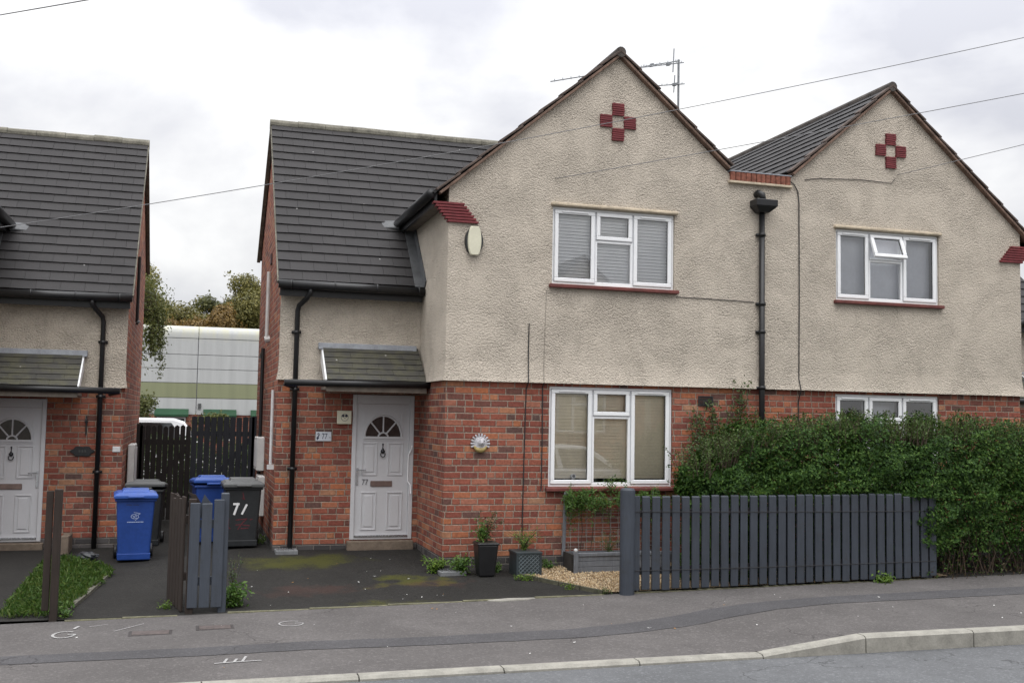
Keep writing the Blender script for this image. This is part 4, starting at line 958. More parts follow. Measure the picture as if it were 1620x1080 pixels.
ep = empty('fence_end', (-4.45, -1.55, zb(-4.4)), 'dark brown wooden post with a short board beside the grass strip at the left edge', 'fence post')
m_ = MB(); m_.box(-4.45, -4.375, -1.62, -1.54, -.4, 1.08); m_.build('post', FENCEB, ep, bevel=.006)
m_ = MB(); m_.box(-4.53, -4.46, -1.58, -1.555, -.15, 1.06); m_.build('board', FENCEB, ep, bevel=.005)
# passage gates
def gate(name_label, x0, x1, y, z0, z1, n, mat, peak):
    e = empty('picket_gate', ((x0+x1)/2, y, z0), name_label, 'gate', 'gates across the passage')
    st_ = (x1-x0)/n
    for i in range(n):
        m_ = MB(); a = x0+st_*i+st_*.07; b_ = x0+st_*(i+1)-st_*.07; t = z1+rr.uniform(-.015, .015)
        m_.prism([(a, y, z0), (b_, y, z0), (b_, y, t-peak), ((a+b_)/2, y, t), (a, y, t-peak)], (0, .02, 0)); m_.build('picket', mat, e)
    for z in (z0+.25, z1-.3):
        m_ = MB(); m_.box(x0, x1, y+.022, y+.06, z-.045, z+.045); m_.build('rail', mat, e)
    m_ = MB(); d_ = Vector((x1-x0-.1, 0, z1-z0-.7)); m_.obox(((x0+x1)/2, y+.035, (z0+z1)/2-.02), tuple(d_/2), (0, .012, 0), tuple(Vector((-d_.z, 0, d_.x)).normalized()*.04)); m_.build('brace', mat, e)
    m_ = MB(); m_.box((x0 if mat is FENCEK else x1-.0)-.05, (x0 if mat is FENCEK else x1)+.05, y, y+.09, -.4, z1+.02); m_.build('post', mat, e)
    return e
gate('black stained picket gate closing the left half of the passage', -4.0, -3.13, 6.3, -.02, 1.64, 9, FENCEK, .03)
gate('taller navy picket gate closing the right half of the passage', -3.135, -2.03, 6.3, .0, 1.80, 10, FENCEN, .01)
# ------------------------------------------------------------------ foliage
def leaf_mesh(name, P, Nn, size, mat, parent=None, seed=0, aspect=.55, kind=None, droop=0.0):
    r = np.random.default_rng(seed); n = len(P); P = np.asarray(P, float); Nn = np.asarray(Nn, float)
    Nn = Nn + r.normal(0, .45, (n, 3)); Nn /= np.linalg.norm(Nn, axis=1, keepdims=True)+1e-9
    t = r.normal(0, 1, (n, 3)); t[:, 2] -= droop; t -= Nn*(t*Nn).sum(1, keepdims=True); t /= np.linalg.norm(t, axis=1, keepdims=True)+1e-9
    s_ = np.cross(Nn, t); L = (size*r.uniform(.65, 1.35, n))[:, None]; W = L*aspect
    b = P - t*L*.5; tip = P + t*L*.5 - Nn*L*.12; l = P + s_*W*.5 + Nn*L*.10; rr_ = P - s_*W*.5 + Nn*L*.10
    V = np.stack([b, rr_, tip, l], 1).reshape(-1, 3)
    off = Vector((0, 0, 0)); p_ = parent
    while p_ is not None: off += p_.location; p_ = p_.parent
    V = V - np.array(off)
    idx = np.arange(n)*4; F = np.stack([idx, idx+1, idx+2, idx, idx+2, idx+3], 1).reshape(-1)
    me = bpy.data.meshes.new(name); me.vertices.add(n*4); me.vertices.foreach_set('co', V.astype(np.float32).ravel())
    me.loops.add(n*6); me.loops.foreach_set('vertex_index', F.astype(np.int32))
    me.polygons.add(n*2); me.polygons.foreach_set('loop_start', np.arange(n*2, dtype=np.int32)*3); me.polygons.foreach_set('loop_total', np.full(n*2, 3, np.int32))
    me.update(calc_edges=True); me.materials.append(mat)
    o = bpy.data.objects.new(name, me); col.objects.link(o)
    if parent is not None: o.parent = parent
    if kind: o['kind'] = kind
    return o
def smooth_noise(x, y, z, seed, f=1.0):
    r = np.random.default_rng(seed); v = np.zeros_like(x)
    for k in range(7):
        d_ = r.normal(0, 1, 3)*f*(1+.5*k); v += np.sin(x*d_[0]+y*d_[1]+z*d_[2]+r.uniform(0, 6.28))/(1+.35*k)
    return v/2.6
L_HEDGE = leaf_mat('hedge_leaf', [(0.12, (0.009, 0.026, 0.006)), (0.40, (0.023, 0.060, 0.010)), (0.70, (0.050, 0.108, 0.018)), (0.95, (0.115, 0.185, 0.035))], .24, .55, .18)
L_FRESH = leaf_mat('fresh_leaf', [(0.1, (0.035, 0.08, 0.014)), (0.5, (0.06, 0.13, 0.02)), (0.9, (0.12, 0.20, 0.035))], .35)
L_IVY = leaf_mat('ivy_leaf', [(0.1, (0.03, 0.055, 0.016)), (0.5, (0.05, 0.09, 0.022)), (0.9, (0.10, 0.12, 0.035))], .3)
L_WEED = leaf_mat('weed_leaf', [(0.1, (0.05, 0.10, 0.012)), (0.5, (0.09, 0.17, 0.018)), (0.9, (0.16, 0.22, 0.035))], .35)
L_GRASS = leaf_mat('grass_blade', [(0.1, (0.035, 0.075, 0.014)), (0.5, (0.065, 0.135, 0.02)), (0.9, (0.13, 0.17, 0.04))], .35)
L_DRY = leaf_mat('reddish_leaf', [(0.1, (0.05, 0.045, 0.02)), (0.5, (0.09, 0.05, 0.03)), (0.9, (0.06, 0.10, 0.025))], .3)
STEM = plain('green_stem', (.055, .06, .025), .8, .3, 10); TWIG = plain('brown_twig', (.06, .042, .03), .9, .3, 10)
# hedge behind (and round the end of) the front fence
r = np.random.default_rng(42)
hedge = empty('hedge', (6.2, -.95, zb(6)), 'big dark green privet hedge overgrowing the right end of the front fence', 'hedge')
def hedge_pts(n, shell):
    x = r.uniform(2.85, 9.6, n); a = r.uniform(0, 1, n)
    th = r.uniform(-.16, math.pi+.1, n); rad = shell
    top = 1.30 + .38*np.clip((x-2.9)/.9, 0, 1) + .20*np.clip((x-3.8)/1.8, 0, 1) - .12*np.clip((x-5.3)/.6, 0, 1) + .06*np.sin(x*2.9) + .04*np.sin(x*6.7+1)
    hw = .50 + .0*x; fwd = .62 + .13*np.clip((x-5.6)/.9, 0, 1)
    back = .55
    endk = np.clip((x-2.82)/.55, 0, 1)**.5                     # rounded left end
    cz = .95; c, s_ = np.cos(th), np.sin(th)
    se = lambda v, e: np.sign(v)*np.abs(v)**e
    y = -.93 - np.where(c > 0, fwd, back)*se(c, .6)*rad*endk
    z = np.where(s_ > 0, cz + (top-cz)*se(s_, .6)*rad*endk, cz + 0*s_)
    low = r.uniform(0, 1, n) < .48                              # sides going down to the ground
    side_ = r.choice([-1, 1], n, p=[.8, .2])
    zl = r.uniform(-.12, 1.3, n); yl = -.93 + side_*np.where(side_ < 0, fwd, back)*rad*endk*np.clip(.80+.2*(zl/.9), .8, 1)*(1-.12*np.clip(zl-1.05,0,1))
    z = np.where(low, zl, z); y = np.where(low, yl, y)
    nx = np.where(x < 3.2, -.8, 0); ny = np.where(low, side_*1.0, -c); nz = np.where(low, .25, s_+.25)
    bump_ = smooth_noise(x, y, z, 5, 2.6)*.17 + smooth_noise(x, y, z, 6, 6)*.16
    P = np.stack([x + nx*bump_, y + ny*bump_, z + nz*bump_], 1)
    fence_ok = (P[:, 1] > FY+.10) | (P[:, 0] > 5.72 + .55*(1-np.clip(P[:, 2], 0, 1)) + .16*np.sin(9*P[:, 2]) + r.normal(0, .09, n)) | (P[:, 2] > 1.03)
    P[:, 1] = np.where(fence_ok, P[:, 1], FY+.10+r.uniform(0, .12, n))
    keep = ~((P[:, 0] > 6.15) & (P[:, 2] < .16+.22*r.random(n)) & (P[:, 1] < -1.2) & (r.random(n) < .93))
    return P[keep], np.stack([nx, ny, nz], 1)[keep]
n = 140000; sh = np.concatenate([r.normal(.97, .05, int(n*.66)), r.uniform(.5, .93, n-int(n*.66))])
P, Nv = hedge_pts(n, sh)
crown = leaf_mesh('foliage', P, Nv, .045, L_HEDGE, hedge, 1, .52)
# upright shoots along the top
sx = r.uniform(3.0, 9.5, 800); PP, NN = [], []
tw = MB()
for x in sx:
    top = 1.26 + .38*clamp((x-2.9)/.9, 0, 1) + .22*clamp((x-3.8)/1.8, 0, 1) - .10*clamp((x-5.3)/.6, 0, 1); y = -.93 + r.uniform(-.55, .35); h_ = r.uniform(.06, .34)*(.95 if 5.4 < x < 7.2 else .8); lx, ly = r.normal(0, .10, 2)
    tw.tube([(x, y, top-.15), (x+lx*.5, y+ly*.5, top+h_*.5), (x+lx, y+ly, top+h_)], [.004, .003, .0015], 4, cap=False)
    k = int(h_*75)+4
    for i in range(k):
        t = i/k; PP.append((x+lx*t+r.normal(0, .014), y+ly*t+r.normal(0, .014), top-.05+(h_+.05)*t)); NN.append((r.normal(), r.normal(), .8))
leaf_mesh('shoot_leaf', PP, NN, .036, L_FRESH if False else leaf_mat('hedge_shoot_leaf', [(0.1, (0.04, 0.075, 0.018)), (0.5, (0.065, 0.115, 0.026)), (0.9, (0.12, 0.17, 0.045))], .3), hedge, 2, .5)
for x in np.arange(3.2, 9.4, .28):
    for k in range(2):
        y = -.9+r.uniform(-.2, .2); tw.tube([(x, y, -.3), (x+r.normal(0, .1), y+r.normal(0, .15), .6), (x+r.normal(0, .2), y+r.normal(0, .25), 1.4)], [.018, .012, .004], 5, cap=False)
for k in range(150):
    x = r.uniform(6.2, 9.3); y = r.uniform(-1.6, -1.1); tw.tube([(x, y, zb(x)), (x+r.normal(0, .08), y+r.normal(0, .06), .2), (x+r.normal(0, .15), y-r.uniform(0, .12), .5)], [.006, .004, .002], 4, cap=False)
tw.build('twig', TWIG, hedge)
q0 = np.random.default_rng(55); leaf_mesh('dead_leaf', [(q0.uniform(6.1, 9.2), q0.uniform(-1.75, -1.3), zb(6)+abs(q0.normal(0, .16))) for _ in range(700)], q0.normal(0, 1, (700, 3)), .035, L_DRY, hedge, 56, .5, kind='stuff')
# creeper on the brick at the hedge's left end
cr = empty('climbing_plant', (4.1, -.05, 0), 'loose leafy creeper climbing the brick wall left of the downpipe behind the hedge', 'climbing plant')
PP, NN = [], []; tw = MB()
for k in range(16):
    x0 = r.uniform(3.55, 4.55); z0 = 1.35; x, z = x0, z0; pts = [(x, .0, z)]; top = r.uniform(1.8, 2.42) - abs(x0-4.15)*.35
    while z < top:
        x += r.normal(0, .035); z += .06; pts.append((x, -.0+r.normal(0, .01), z))
        for _ in range(7): PP.append((x+r.normal(0, .06), -.03+r.normal(0, .025)-.02, z+r.normal(0, .04))); NN.append((0, -1, .4))
    tw.tube(pts, .0045, 4, cap=False)
for k in range(700): 
    x = r.uniform(3.35, 4.1); z = r.uniform(1.0, 1.55+.35*(x-3.35)); PP.append((x, r.uniform(-.4, -.05), z)); NN.append((0, -1, .5))
leaf_mesh('foliage', PP, NN, .042, L_IVY, cr, 3, .6); tw.build('stem', TWIG, cr)
# trellis and climber under the ground-floor window
trl = empty('trellis', (2.3, -.03, .1), 'grey wire trellis leaning against the brick below the ground floor window', 'trellis')
m_ = MB(); m_.obox((1.66, -.06, .50), (.022, 0, 0), (0, .012, 0), (.012, 0, .42)); m_.build('upright', TROUGH, trl, bevel=.003); m_ = MB(); m_.obox((2.95, -.06, .5), (.022, 0, 0), (0, .012, 0), (0, 0, .42)); m_.build('upright', TROUGH, trl, bevel=.003)
m_ = MB(); GW = plain('pale_wire', (.30, .29, .28), .5, .2, 10)
for i in range(12): m_.tube([(1.68, -.035, .13+i*.062), (2.95, -.035, .13+i*.062)], .003, 4)
for i in range(11): m_.tube([(1.76+i*.115, -.03, .10), (1.76+i*.115, -.03, .86)], .003, 4)
m_.build('wire_grid', GW, trl)
cl = empty('climbing_plant', (2.3, -.1, .1), 'bright green feathery climber draped over the trellis under the window', 'climbing plant')
PP, NN = [], []; tw = MB()
for k in range(95):
    x = r.uniform(1.62, 3.1); y = r.uniform(-.22, -.04); z = .80+r.normal(0, .06); L_ = r.uniform(.1, .42) if r.random() < .4 else r.uniform(.06, .16); dx, dz = r.normal(0, .18), -r.uniform(.2, 1.0)
    if r.random() < .25: dz = r.uniform(.2, .8); L_ *= .6
    pts = []
    for i in range(9):
        t = i/8; p_ = (x+dx*L_*t, y-.05*t, z+dz*L_*t*t + .04*t); pts.append(p_)
        for _ in range(8): PP.append((p_[0]+r.normal(0, .028), p_[1]+r.normal(0, .02), p_[2]+r.normal(0, .024))); NN.append((0, -.6, .9))
    tw.tube(pts, .003, 4, cap=False)
for k in range(420):
    x = 1.66+abs(r.normal(0, .14)); z = .86-abs(r.normal(0, .17)); PP.append((x, -.09+r.normal(0, .04), z)); NN.append((0, -.8, .7))
for k in range(150):
    x = 2.35+r.normal(0, .14); PP.append((x, -.12+r.normal(0, .03), r.uniform(.85, 1.16-abs(x-2.35)*.5))); NN.append((0, -.8, .7))
for x0 in (1.85, 2.0, 2.25, 2.5): tw.tube([(x0, -.12, .05), (x0+.05, -.10, .4), (x0+.02, -.08, .85)], .005, 5, cap=False)
leaf_mesh('foliage', PP, NN, .030, L_FRESH, cl, 4, .5); tw.build('stem', TWIG, cl)
def small_plant(name, label, cat, base, n, spread, height, size, mat, seed, group=None, stems=8, squash=1.0):
    e = empty(name, base, label, cat, group); q = np.random.default_rng(seed); PP, NN = [], []; tw = MB()
    for k in range(stems):
        a = q.uniform(0, 6.28); l = q.uniform(.4, 1.0); ex, ey, ez_ = spread*l*math.cos(a), spread*l*math.sin(a)*squash, height*q.uniform(.55, 1.0)
        pts = [(base[0]+ex*.25*t+ex*.75*t*t, base[1]+ey*.25*t+ey*.75*t*t, base[2]-.02+ez_*(t**.8)) for t in [i/6 for i in range(7)]]
        tw.tube(pts, [.004-.0004*i for i in range(7)], 4, cap=False)
        for _ in range(max(1, n//stems)):
            t = q.uniform(.15, 1.0); i = min(int(t*6), 5); p_ = pts[i]; PP.append((p_[0]+q.normal(0, size*.9), p_[1]+q.normal(0, size*.9), p_[2]+q.normal(0, size*.6))); NN.append((math.cos(a)*.4, -.4, .9))
    leaf_mesh('foliage', PP, NN, size, mat, e, seed, .5); tw.build('stem', STEM, e); return e
small_plant('fern', 'bright yellow-green fern tuft at the foot of the bay corner', 'weed', (-.10, -.06, gz(-.1, 0)), 480, .20, .22, .040, L_WEED, 21, stems=18)
small_plant('weed', 'leafy weed clump between the bay corner and the tall black planter', 'weed', (.22, -.20, gz(.2, -.1)), 480, .20, .27, .045, L_FRESH, 22, stems=16)
small_plant('weed', 'low green weeds between the two planters', 'weed', (.70, -.12, gz(.7, -.1)), 150, .12, .16, .035, L_FRESH, 23)
small_plant('weed', 'green weeds between the square planter and the wooden trough', 'weed', (1.42, -.14, gz(1.4, -.1)), 220, .2, .17, .035, L_FRESH, 24, stems=12, squash=.5)
small_plant('weed', 'dense leafy weed at the foot of the dark fence stub', 'weed', (-2.64, -1.35, gz(-2.6, -1.3)), 420, .22, .30, .055, L_FRESH, 25, stems=14)
small_plant('weed', 'tall spindly flowering weed rising beside the dark fence stub', 'weed', (-2.62, -1.15, gz(-2.6, -1.1)), 200, .14, .58, .024, L_IVY, 26, stems=9)
small_plant('weed', 'tiny weeds at the base of the brown boards', 'weed', (-3.33, -1.25, gz(-3.3, -1.2)), 120, .12, .10, .03, L_WEED, 27)
small_plant('weed', 'mossy weeds creeping over the edging tip beside the square planter', 'weed', (.92, -.68, gz(.92, -.6)), 240, .20, .09, .026, L_WEED, 28, stems=12, squash=.5)
small_plant('weed', 'small weed growing on the gravel edging halfway to the fence post', 'weed', (1.30, -1.28, gz(1.3, -1.2)), 90, .08, .10, .024, L_WEED, 29)
small_plant('weed', 'pale weed tuft at the end of the gravel edging beside the thick post', 'weed', (1.62, -1.60, zb(1.6)), 110, .10, .12, .022, L_IVY, 30)
small_plant('grass_tuft', 'bright green grass tuft at the foot of the fence near its right end', 'weed', (5.42, -1.72, zb(5.4)), 260, .16, .11, .05, L_WEED, 31, stems=16, squash=.4)
small_plant('weed', 'low weeds by the wall behind the grey numbered bin', 'weed', (-2.13, 2.45, gz(-2.1, 2.4)), 120, .12, .16, .04, L_WEED, 32)
small_plant('weed', 'leafy weed at the foot of the dark post at the left edge', 'weed', (-4.34, -1.50, zb(-4.3)), 160, .12, .17, .05, L_FRESH, 33)
# planters
tp = empty('tall_planter', (.50, -.34, gz(.5, -.3)), 'tall tapered black planter in front of the bay wall', 'planter')
zt = gz(.5, -.3)
m_ = MB(); m_.taper(.40, .60, -.44, -.24, zt, .365, .635, -.475, -.205, zt+.40); m_.build('pot', BLACKP, tp, bevel=.02, seg=2)
m_ = MB(); m_.box(.358, .642, -.482, -.198, zt+.39, zt+.42); m_.build('rim', BLACKP, tp, bevel=.01)
m_ = MB(); m_.box(.375, .625, -.465, -.215, zt+.419, zt+.426); m_.build('soil', plain('soil', (.03, .024, .018), .95, .4, 20), tp)
e = small_plant('potted_rose', 'straggly reddish and green rose growing in the tall black planter', 'potted plant', (.50, -.34, zt+.425), 260, .24, .44, .040, L_DRY, 34, stems=9)
small_plant('potted_plant', 'small bright green plant at the left side of the tall black planter', 'potted plant', (.44, -.38, zt+.425), 230, .11, .32, .042, L_FRESH, 35, stems=8)
sp = empty('square_planter', (1.07, -.30, gz(1.07, -.3)), 'square dark grey planter with a lattice pattern on its front', 'planter'); zt = gz(1.07, -.3)-.01
PLG = plain('slate_plastic', (.032, .042, .046), .5, .2, 8); PLGL = plain('slate_plastic_edge', (.12, .145, .155), .5, .2, 8)
m_ = MB(); m_.box(.865, 1.195, -.50, -.17, zt, zt+.29); m_.build('pot', PLG, sp, bevel=.006)
m_ = MB(); m_.box(.855, 1.205, -.515, -.16, zt+.28, zt+.31); m_.box(.862, .892, -.512, -.48, zt, zt+.28); m_.box(1.168, 1.198, -.512, -.48, zt, zt+.28); m_.box(.892, 1.168, -.510, -.49, zt, zt+.03); m_.build('frame', PLG, sp, bevel=.004)
m_ = MB(); y_ = -.505
for c in np.arange(-1.6, 1.65, .4):
    for s_ in (1, -1):
        pts = []
        for t in np.linspace(-1, 1, 81):
            v = s_*t + c
            if -1 <= v <= 1: pts.append((1.03+t*.138, y_, zt+.155+v*.125))
        if len(pts) > 1: m_.tube([pts[0], pts[-1]], .0055, 4)
m_.build('lattice', PLGL, sp)
m_ = MB(); m_.box(.88, 1.18, -.48, -.18, zt+.285, zt+.30); m_.build('soil', plain('planter_soil', (.03, .024, .018), .95, .4, 20), sp)
small_plant('potted_grass', 'wispy yellow-green stems growing in the square lattice planter', 'potted plant', (1.03, -.30, zt+.30), 420, .30, .36, .026, L_WEED, 36, stems=34)
tg = empty('wooden_trough', (2.3, -.33, gz(2.3, -.3)), 'long weathered grey wooden trough planter partly behind the thick fence post', 'planter'); zt = gz(2.2, -.3)-.015
m_ = MB()
for i in range(3): m_.box(1.66, 3.0, -.50, -.47, zt+.03+i*.072, zt+.098+i*.072)
m_.build('front_boards', TROUGH, tg, bevel=.004)
m_ = MB(); m_.box(1.64, 3.02, -.515, -.46, zt+.235, zt+.28); m_.build('top_rail', TROUGH, tg, bevel=.005)
m_ = MB(); m_.box(1.63, 1.66, -.50, -.12, zt+.03, zt+.255); m_.build('end_board', plain('dark_wood', (.03, .028, .026), .8, .3, 8), tg)
m_ = MB(); m_.box(1.63, 3.0, -.14, -.11, zt+.03, zt+.255); m_.build('back_board', TROUGH, tg)
m_ = MB(); m_.box(1.63, 1.69, -.53, -.47, zt, zt+.29); m_.build('corner_post', TROUGH, tg, bevel=.004); m_ = MB(); m_.lathe([(0, 0), (.02, .0), (.028, .02), (.02, .045), (0, .05)], (1.66, -.50, zt+.29), 'z', 12); m_.build('finial', plain('pale_finial', (.45, .45, .45), .4), tg, smooth=True)
m_ = MB(); m_.box(1.66, 3.0, -.47, -.14, zt+.2, zt+.22); m_.build('soil', plain('trough_soil', (.03, .024, .018), .95, .4, 20), tg)
small_plant('potted_plant', 'thin twiggy plants growing in the wooden trough', 'potted plant', (2.2, -.3, zt+.25), 160, .42, .36, .026, L_IVY, 37, stems=12, squash=.3)
# gravel bed, its edging, grass strip
GR = leaf_mat('gravel_stone', [(0.1, (.19, .12, .065)), (0.4, (.36, .26, .15)), (0.7, (.46, .36, .23)), (0.95, (.58, .50, .38))], 0.0, .8, .2)
poly = [(.93, -.46), (1.3, -.02), (6.5, -.02), (6.5, YB+.03), (1.62, YB+.03)]
gb = MB(); 
def lx(y): return .93+(1.62-.93)*((-.46-y)/(-.46-(YB+.03))) if y < -.46 else .93+(.37)*((y+.46)/.44)
ys = np.linspace(YB+.03, -.02, 14)
for y0, y1 in zip(ys[:-1], ys[1:]):
    for k in range(20):
        a0, a1 = lx(y0), lx(y1); q = lambda a, t: a+(6.5-a)*t
        x00, x01, x10, x11 = q(a0, k/20), q(a0, (k+1)/20), q(a1, k/20), q(a1, (k+1)/20)
        gb.quad((x00, y0, gz(x00, y0)+.02), (x01, y0, gz(x01, y0)+.02), (x11, y1, gz(x11, y1)+.02), (x10, y1, gz(x10, y1)+.02))
gb.build('gravel_bed', plain('gravel_base', (.20, .15, .095), .95, .35, 40))['kind'] = 'structure'
q = np.random.default_rng(8); st_ = MB(); cnt = 0
octv = [(1,0,0),(-1,0,0),(0,1,0),(0,-1,0),(0,0,1),(0,0,-1)]; octf = [(0,2,4),(2,1,4),(1,3,4),(3,0,4),(2,0,5),(1,2,5),(3,1,5),(0,3,5)]
while cnt < 6500:
    y = q.uniform(YB+.03, -.05); x = q.uniform(.95, 3.2) if cnt < 5200 else q.uniform(3.2, 6.4)
    if x < lx(y)+.02: continue
    s_ = q.uniform(.007, .016); M3 = Euler(tuple(q.uniform(0, 6.28, 3))).to_matrix(); sc = Vector((s_*q.uniform(.8, 1.5), s_, s_*.7)); c = Vector((x, y, gz(x, y)+.022+q.uniform(0, .014)))
    st_.add([tuple(c + M3 @ Vector((v[0]*sc.x, v[1]*sc.y, v[2]*sc.z))) for v in octv], octf); cnt += 1
tag(st_.build('gravel', GR), 'loose buff and brown gravel spread in front of the bay wall', 'gravel', kind='stuff')
ed = MB()
A_, B_ = Vector((.90, -.47, 0)), Vector((1.60, YB+.02, 0)); d_ = (B_-A_); nn = Vector((-d_.y, d_.x, 0)).normalized()*.022
for i in range(4):
    a, e = A_+d_*(i/4+.006), A_+d_*((i+1)/4-.006); ha, he = gz(a.x, a.y), gz(e.x, e.y)
    ed.add([tuple(a-nn+Vector((0,0,ha-.1))), tuple(e-nn+Vector((0,0,he-.1))), tuple(e+nn+Vector((0,0,he-.1))), tuple(a+nn+Vector((0,0,ha-.1))), tuple(a-nn+Vector((0,0,ha+.045))), tuple(e-nn+Vector((0,0,he+.045))), tuple(e+nn+Vector((0,0,he+.045))), tuple(a+nn+Vector((0,0,ha+.045)))],
        [(0,3,2,1),(4,5,6,7),(0,1,5,4),(1,2,6,5),(2,3,7,6),(3,0,4,7)])
ed.build('gravel_edging', plain('mossy_timber', (.07, .068, .045), .9, .4, 12))['kind'] = 'structure'
PP, NN, bl = [], [], MB()
while len(PP) < 4200:
    y = q.uniform(-1.5, 2.2); x = q.uniform(-4.95, -4.0); lim = -4.30+.27*sst(-1.5, 1.1, y) - .5*sst(1.1, 2.2, y)
    if x > lim + .03*math.sin(9*y): continue
    h_ = q.uniform(.05, .15); PP.append((x, y, gz(x, y)+h_*.45)); NN.append((q.normal(), q.normal(), .1))
gsm = leaf_mesh('grass', PP, NN, .095, L_GRASS, None, 9, .13, kind='stuff'); tag(gsm, 'rough green grass strip beside the left drive', 'grass')
m_ = MB()
pe = [(-4.36, -1.55), (-4.20, -.4), (-4.06, .9), (-4.30, 1.6)]
for (xa, ya), (xb, yb) in zip(pe[:-1], pe[1:]):
    n_ = Vector((-(yb-ya), xb-xa, 0)).normalized()*.03; a = Vector((xa, ya, gz(xa, ya))); e = Vector((xb, yb, gz(xb, yb)))
    m_.prism([tuple(a-n_-Vector((0,0,.1))), tuple(a+n_-Vector((0,0,.1))), tuple(a+n_+Vector((0,0,.04))), tuple(a-n_+Vector((0,0,.04)))], tuple((e-a)*.985))
m_.build('grass_edging', plain('old_edging', (.10, .095, .075), .9, .4, 10))['kind'] = 'structure'
bg_ = empty('bin_bag', (-4.43, 2.1, gz(-4.43, 2.1)), 'small crumpled black bag on the grass by the neighbouring wall', 'bag')
m_ = MB(); rr = random.Random(2); N = 16; rings = []
for j in range(9):
    th = math.pi*j/8; rings += [(-4.43+.16*math.sin(th)*math.cos(2*math.pi*k/N)*rr.uniform(.75, 1.15), 2.1+.10*math.sin(th)*math.sin(2*math.pi*k/N)*rr.uniform(.75, 1.15), gz(-4.43, 2.1)+.055+.065*math.cos(th)*rr.uniform(.8, 1.2)) for k in range(N)]
m_.add(rings, [(j*N+k, j*N+(k+1)%N, (j+1)*N+(k+1)%N, (j+1)*N+k) for j in range(8) for k in range(N)]); m_.build('bag', plain('black_polythene', (.02, .022, .026), .3, .3, 10), bg_)
# gully gratings, covers, chalk marks, litter
for (x, y, w, d, lab) in ((-1.83, 1.48, .15, .13, 'grey plastic drain gully under the downpipe by the front door'), (.10, -.14, .17, .14, 'grey drain gully cover at the foot of the bay corner')):
    e = empty('drain_gully', (x, y, gz(x, y)), lab, 'drain', 'drain gullies'); z = gz(x, y)
    m_ = MB(); m_.box(x-w, x+w, y-d, y+d, z-.1, z+.045); m_.build('surround', plain('gully_grey', (.16, .165, .17), .7, .2, 10), e, bevel=.008)
    m_ = MB()
    for i in range(7): m_.box(x-w+.03+i*(2*w-.06)/7, x-w+.045+i*(2*w-.06)/7, y-d+.03, y+d-.03, z+.044, z+.054)
    m_.build('grate', METAL, e)
RUST = plain('rusty_iron', (.080, .064, .060), .7, .3, 20)
for (x, y, w, d, lab) in ((-3.44, -2.52, .17, .085, 'rectangular rusty iron cover in the pavement below the brown boards'), (-2.84, -2.40, .15, .08, 'smaller worn iron cover in the pavement below the fence stub')):
    e = empty('access_cover', (x, y, pz(x, y)), lab, 'cover', 'iron covers in the pavement'); z = pz(x, y)
    m_ = MB(); m_.box(x-w-.03, x+w+.03, y-d-.03, y+d+.03, z-.05, z+.004); m_.build('frame', plain('dark_iron', (.04, .035, .034), .7, .3, 20), e, bevel=.002)
    m_ = MB(); m_.box(x-w, x+w, y-d, y+d, z-.02, z+.009); m_.build('lid', RUST, e, bevel=.003)
CHALK = plain('worn_white_paint', (.31, .305, .30), .9, .45, 90)
def mark(label, polys, w, **kw):
    m_ = MB()
    for pts in polys:
        for (x0, y0), (x1, y1) in zip(pts[:-1], pts[1:]):
            d_ = Vector((x1-x0, y1-y0, 0)); 
            if d_.length < 1e-6: continue
            d_.normalize(); p_ = Vector((-d_.y, d_.x, 0))*w/2; a, e = Vector((x0, y0, 0)), Vector((x1, y1, 0))
            m_.add([(v.x, v.y, pz(v.x, v.y)+.006) for v in (a-p_, e-p_, e+p_, a+p_)], [(0, 1, 2, 3)])
    o = m_.build('painted_mark', CHALK); tag(o, label, 'painted mark', 'utility marks sprayed on the pavement')
def arcG(cx, cy, rx, ry): return [[(cx+rx*math.cos(R(a)), cy+ry*math.sin(R(a))) for a in range(50, 341, 15)], [(cx+rx*.94, cy-ry*.34), (cx+rx*.95, cy), (cx+rx*.3, cy)]]
mark('white sprayed G on the pavement at the left edge', arcG(-4.22, -2.40, .10, .16), .026)
mark('short white sprayed dash beside the G at the left edge', [[(-4.16, -2.12), (-4.13, -1.98)]], .03)
mark('white sprayed G on the pavement in front of the main drive', arcG(-2.10, -2.40, .12, .13), .018)
mark('white sprayed line with three ticks on the lower pavement', [[(-2.88, -4.02), (-2.68, -4.0), (-2.49, -3.99)], [(-2.80, -4.0), (-2.77, -3.86)], [(-2.72, -4.0), (-2.69, -3.88)], [(-2.65, -3.99), (-2.61, -3.80)]], .022)
mark('faint sprayed line on the pavement left of the rusty cover', [[(-4.03, -2.05), (-3.86, -1.95)], [(-3.78, -2.35), (-3.52, -2.02)]], .012)
FLECK = plain('white_litter', (.60, .60, .58), .8, .2, 10); ORANGE = plain('fallen_leaf', (.35, .17, .04), .8, .3, 20)
m_ = MB(); mo_ = MB()
for k in range(12, 70):
    x = q.uniform(-2.6, .6); y = q.uniform(-1.5, 1.2) if k < 40 else q.uniform(-4.3, -1.8)
    if k >= 40: x = q.uniform(-4.3, 5.5)
    z = (gz(x, y) if k < 40 else pz(x, y))+.006; s_ = q.uniform(.006, .022); a = q.uniform(0, 3.14); c, s2 = math.cos(a)*s_, math.sin(a)*s_
    (m_ if k % 5 else mo_).add([(x-c, y-s2, z), (x+s2*.5, y-c*.5, z+.002), (x+c, y+s2, z+.004), (x-s2*.5, y+c*.5, z+.002)], [(0, 1, 2, 3)])
tag(m_.build('litter', FLECK), 'white flecks and bits scattered over the drive and pavement', 'litter', kind='stuff'); tag(mo_.build('fallen_leaves', ORANGE), 'a few fallen orange leaves on the drive and pavement', 'leaves', kind='stuff')
sb = empty('stone_slab', (.60, -1.70, zb(.6)), 'thin pale worn stone slab sunk in the edge of the pavement in front of the bay', 'slab')
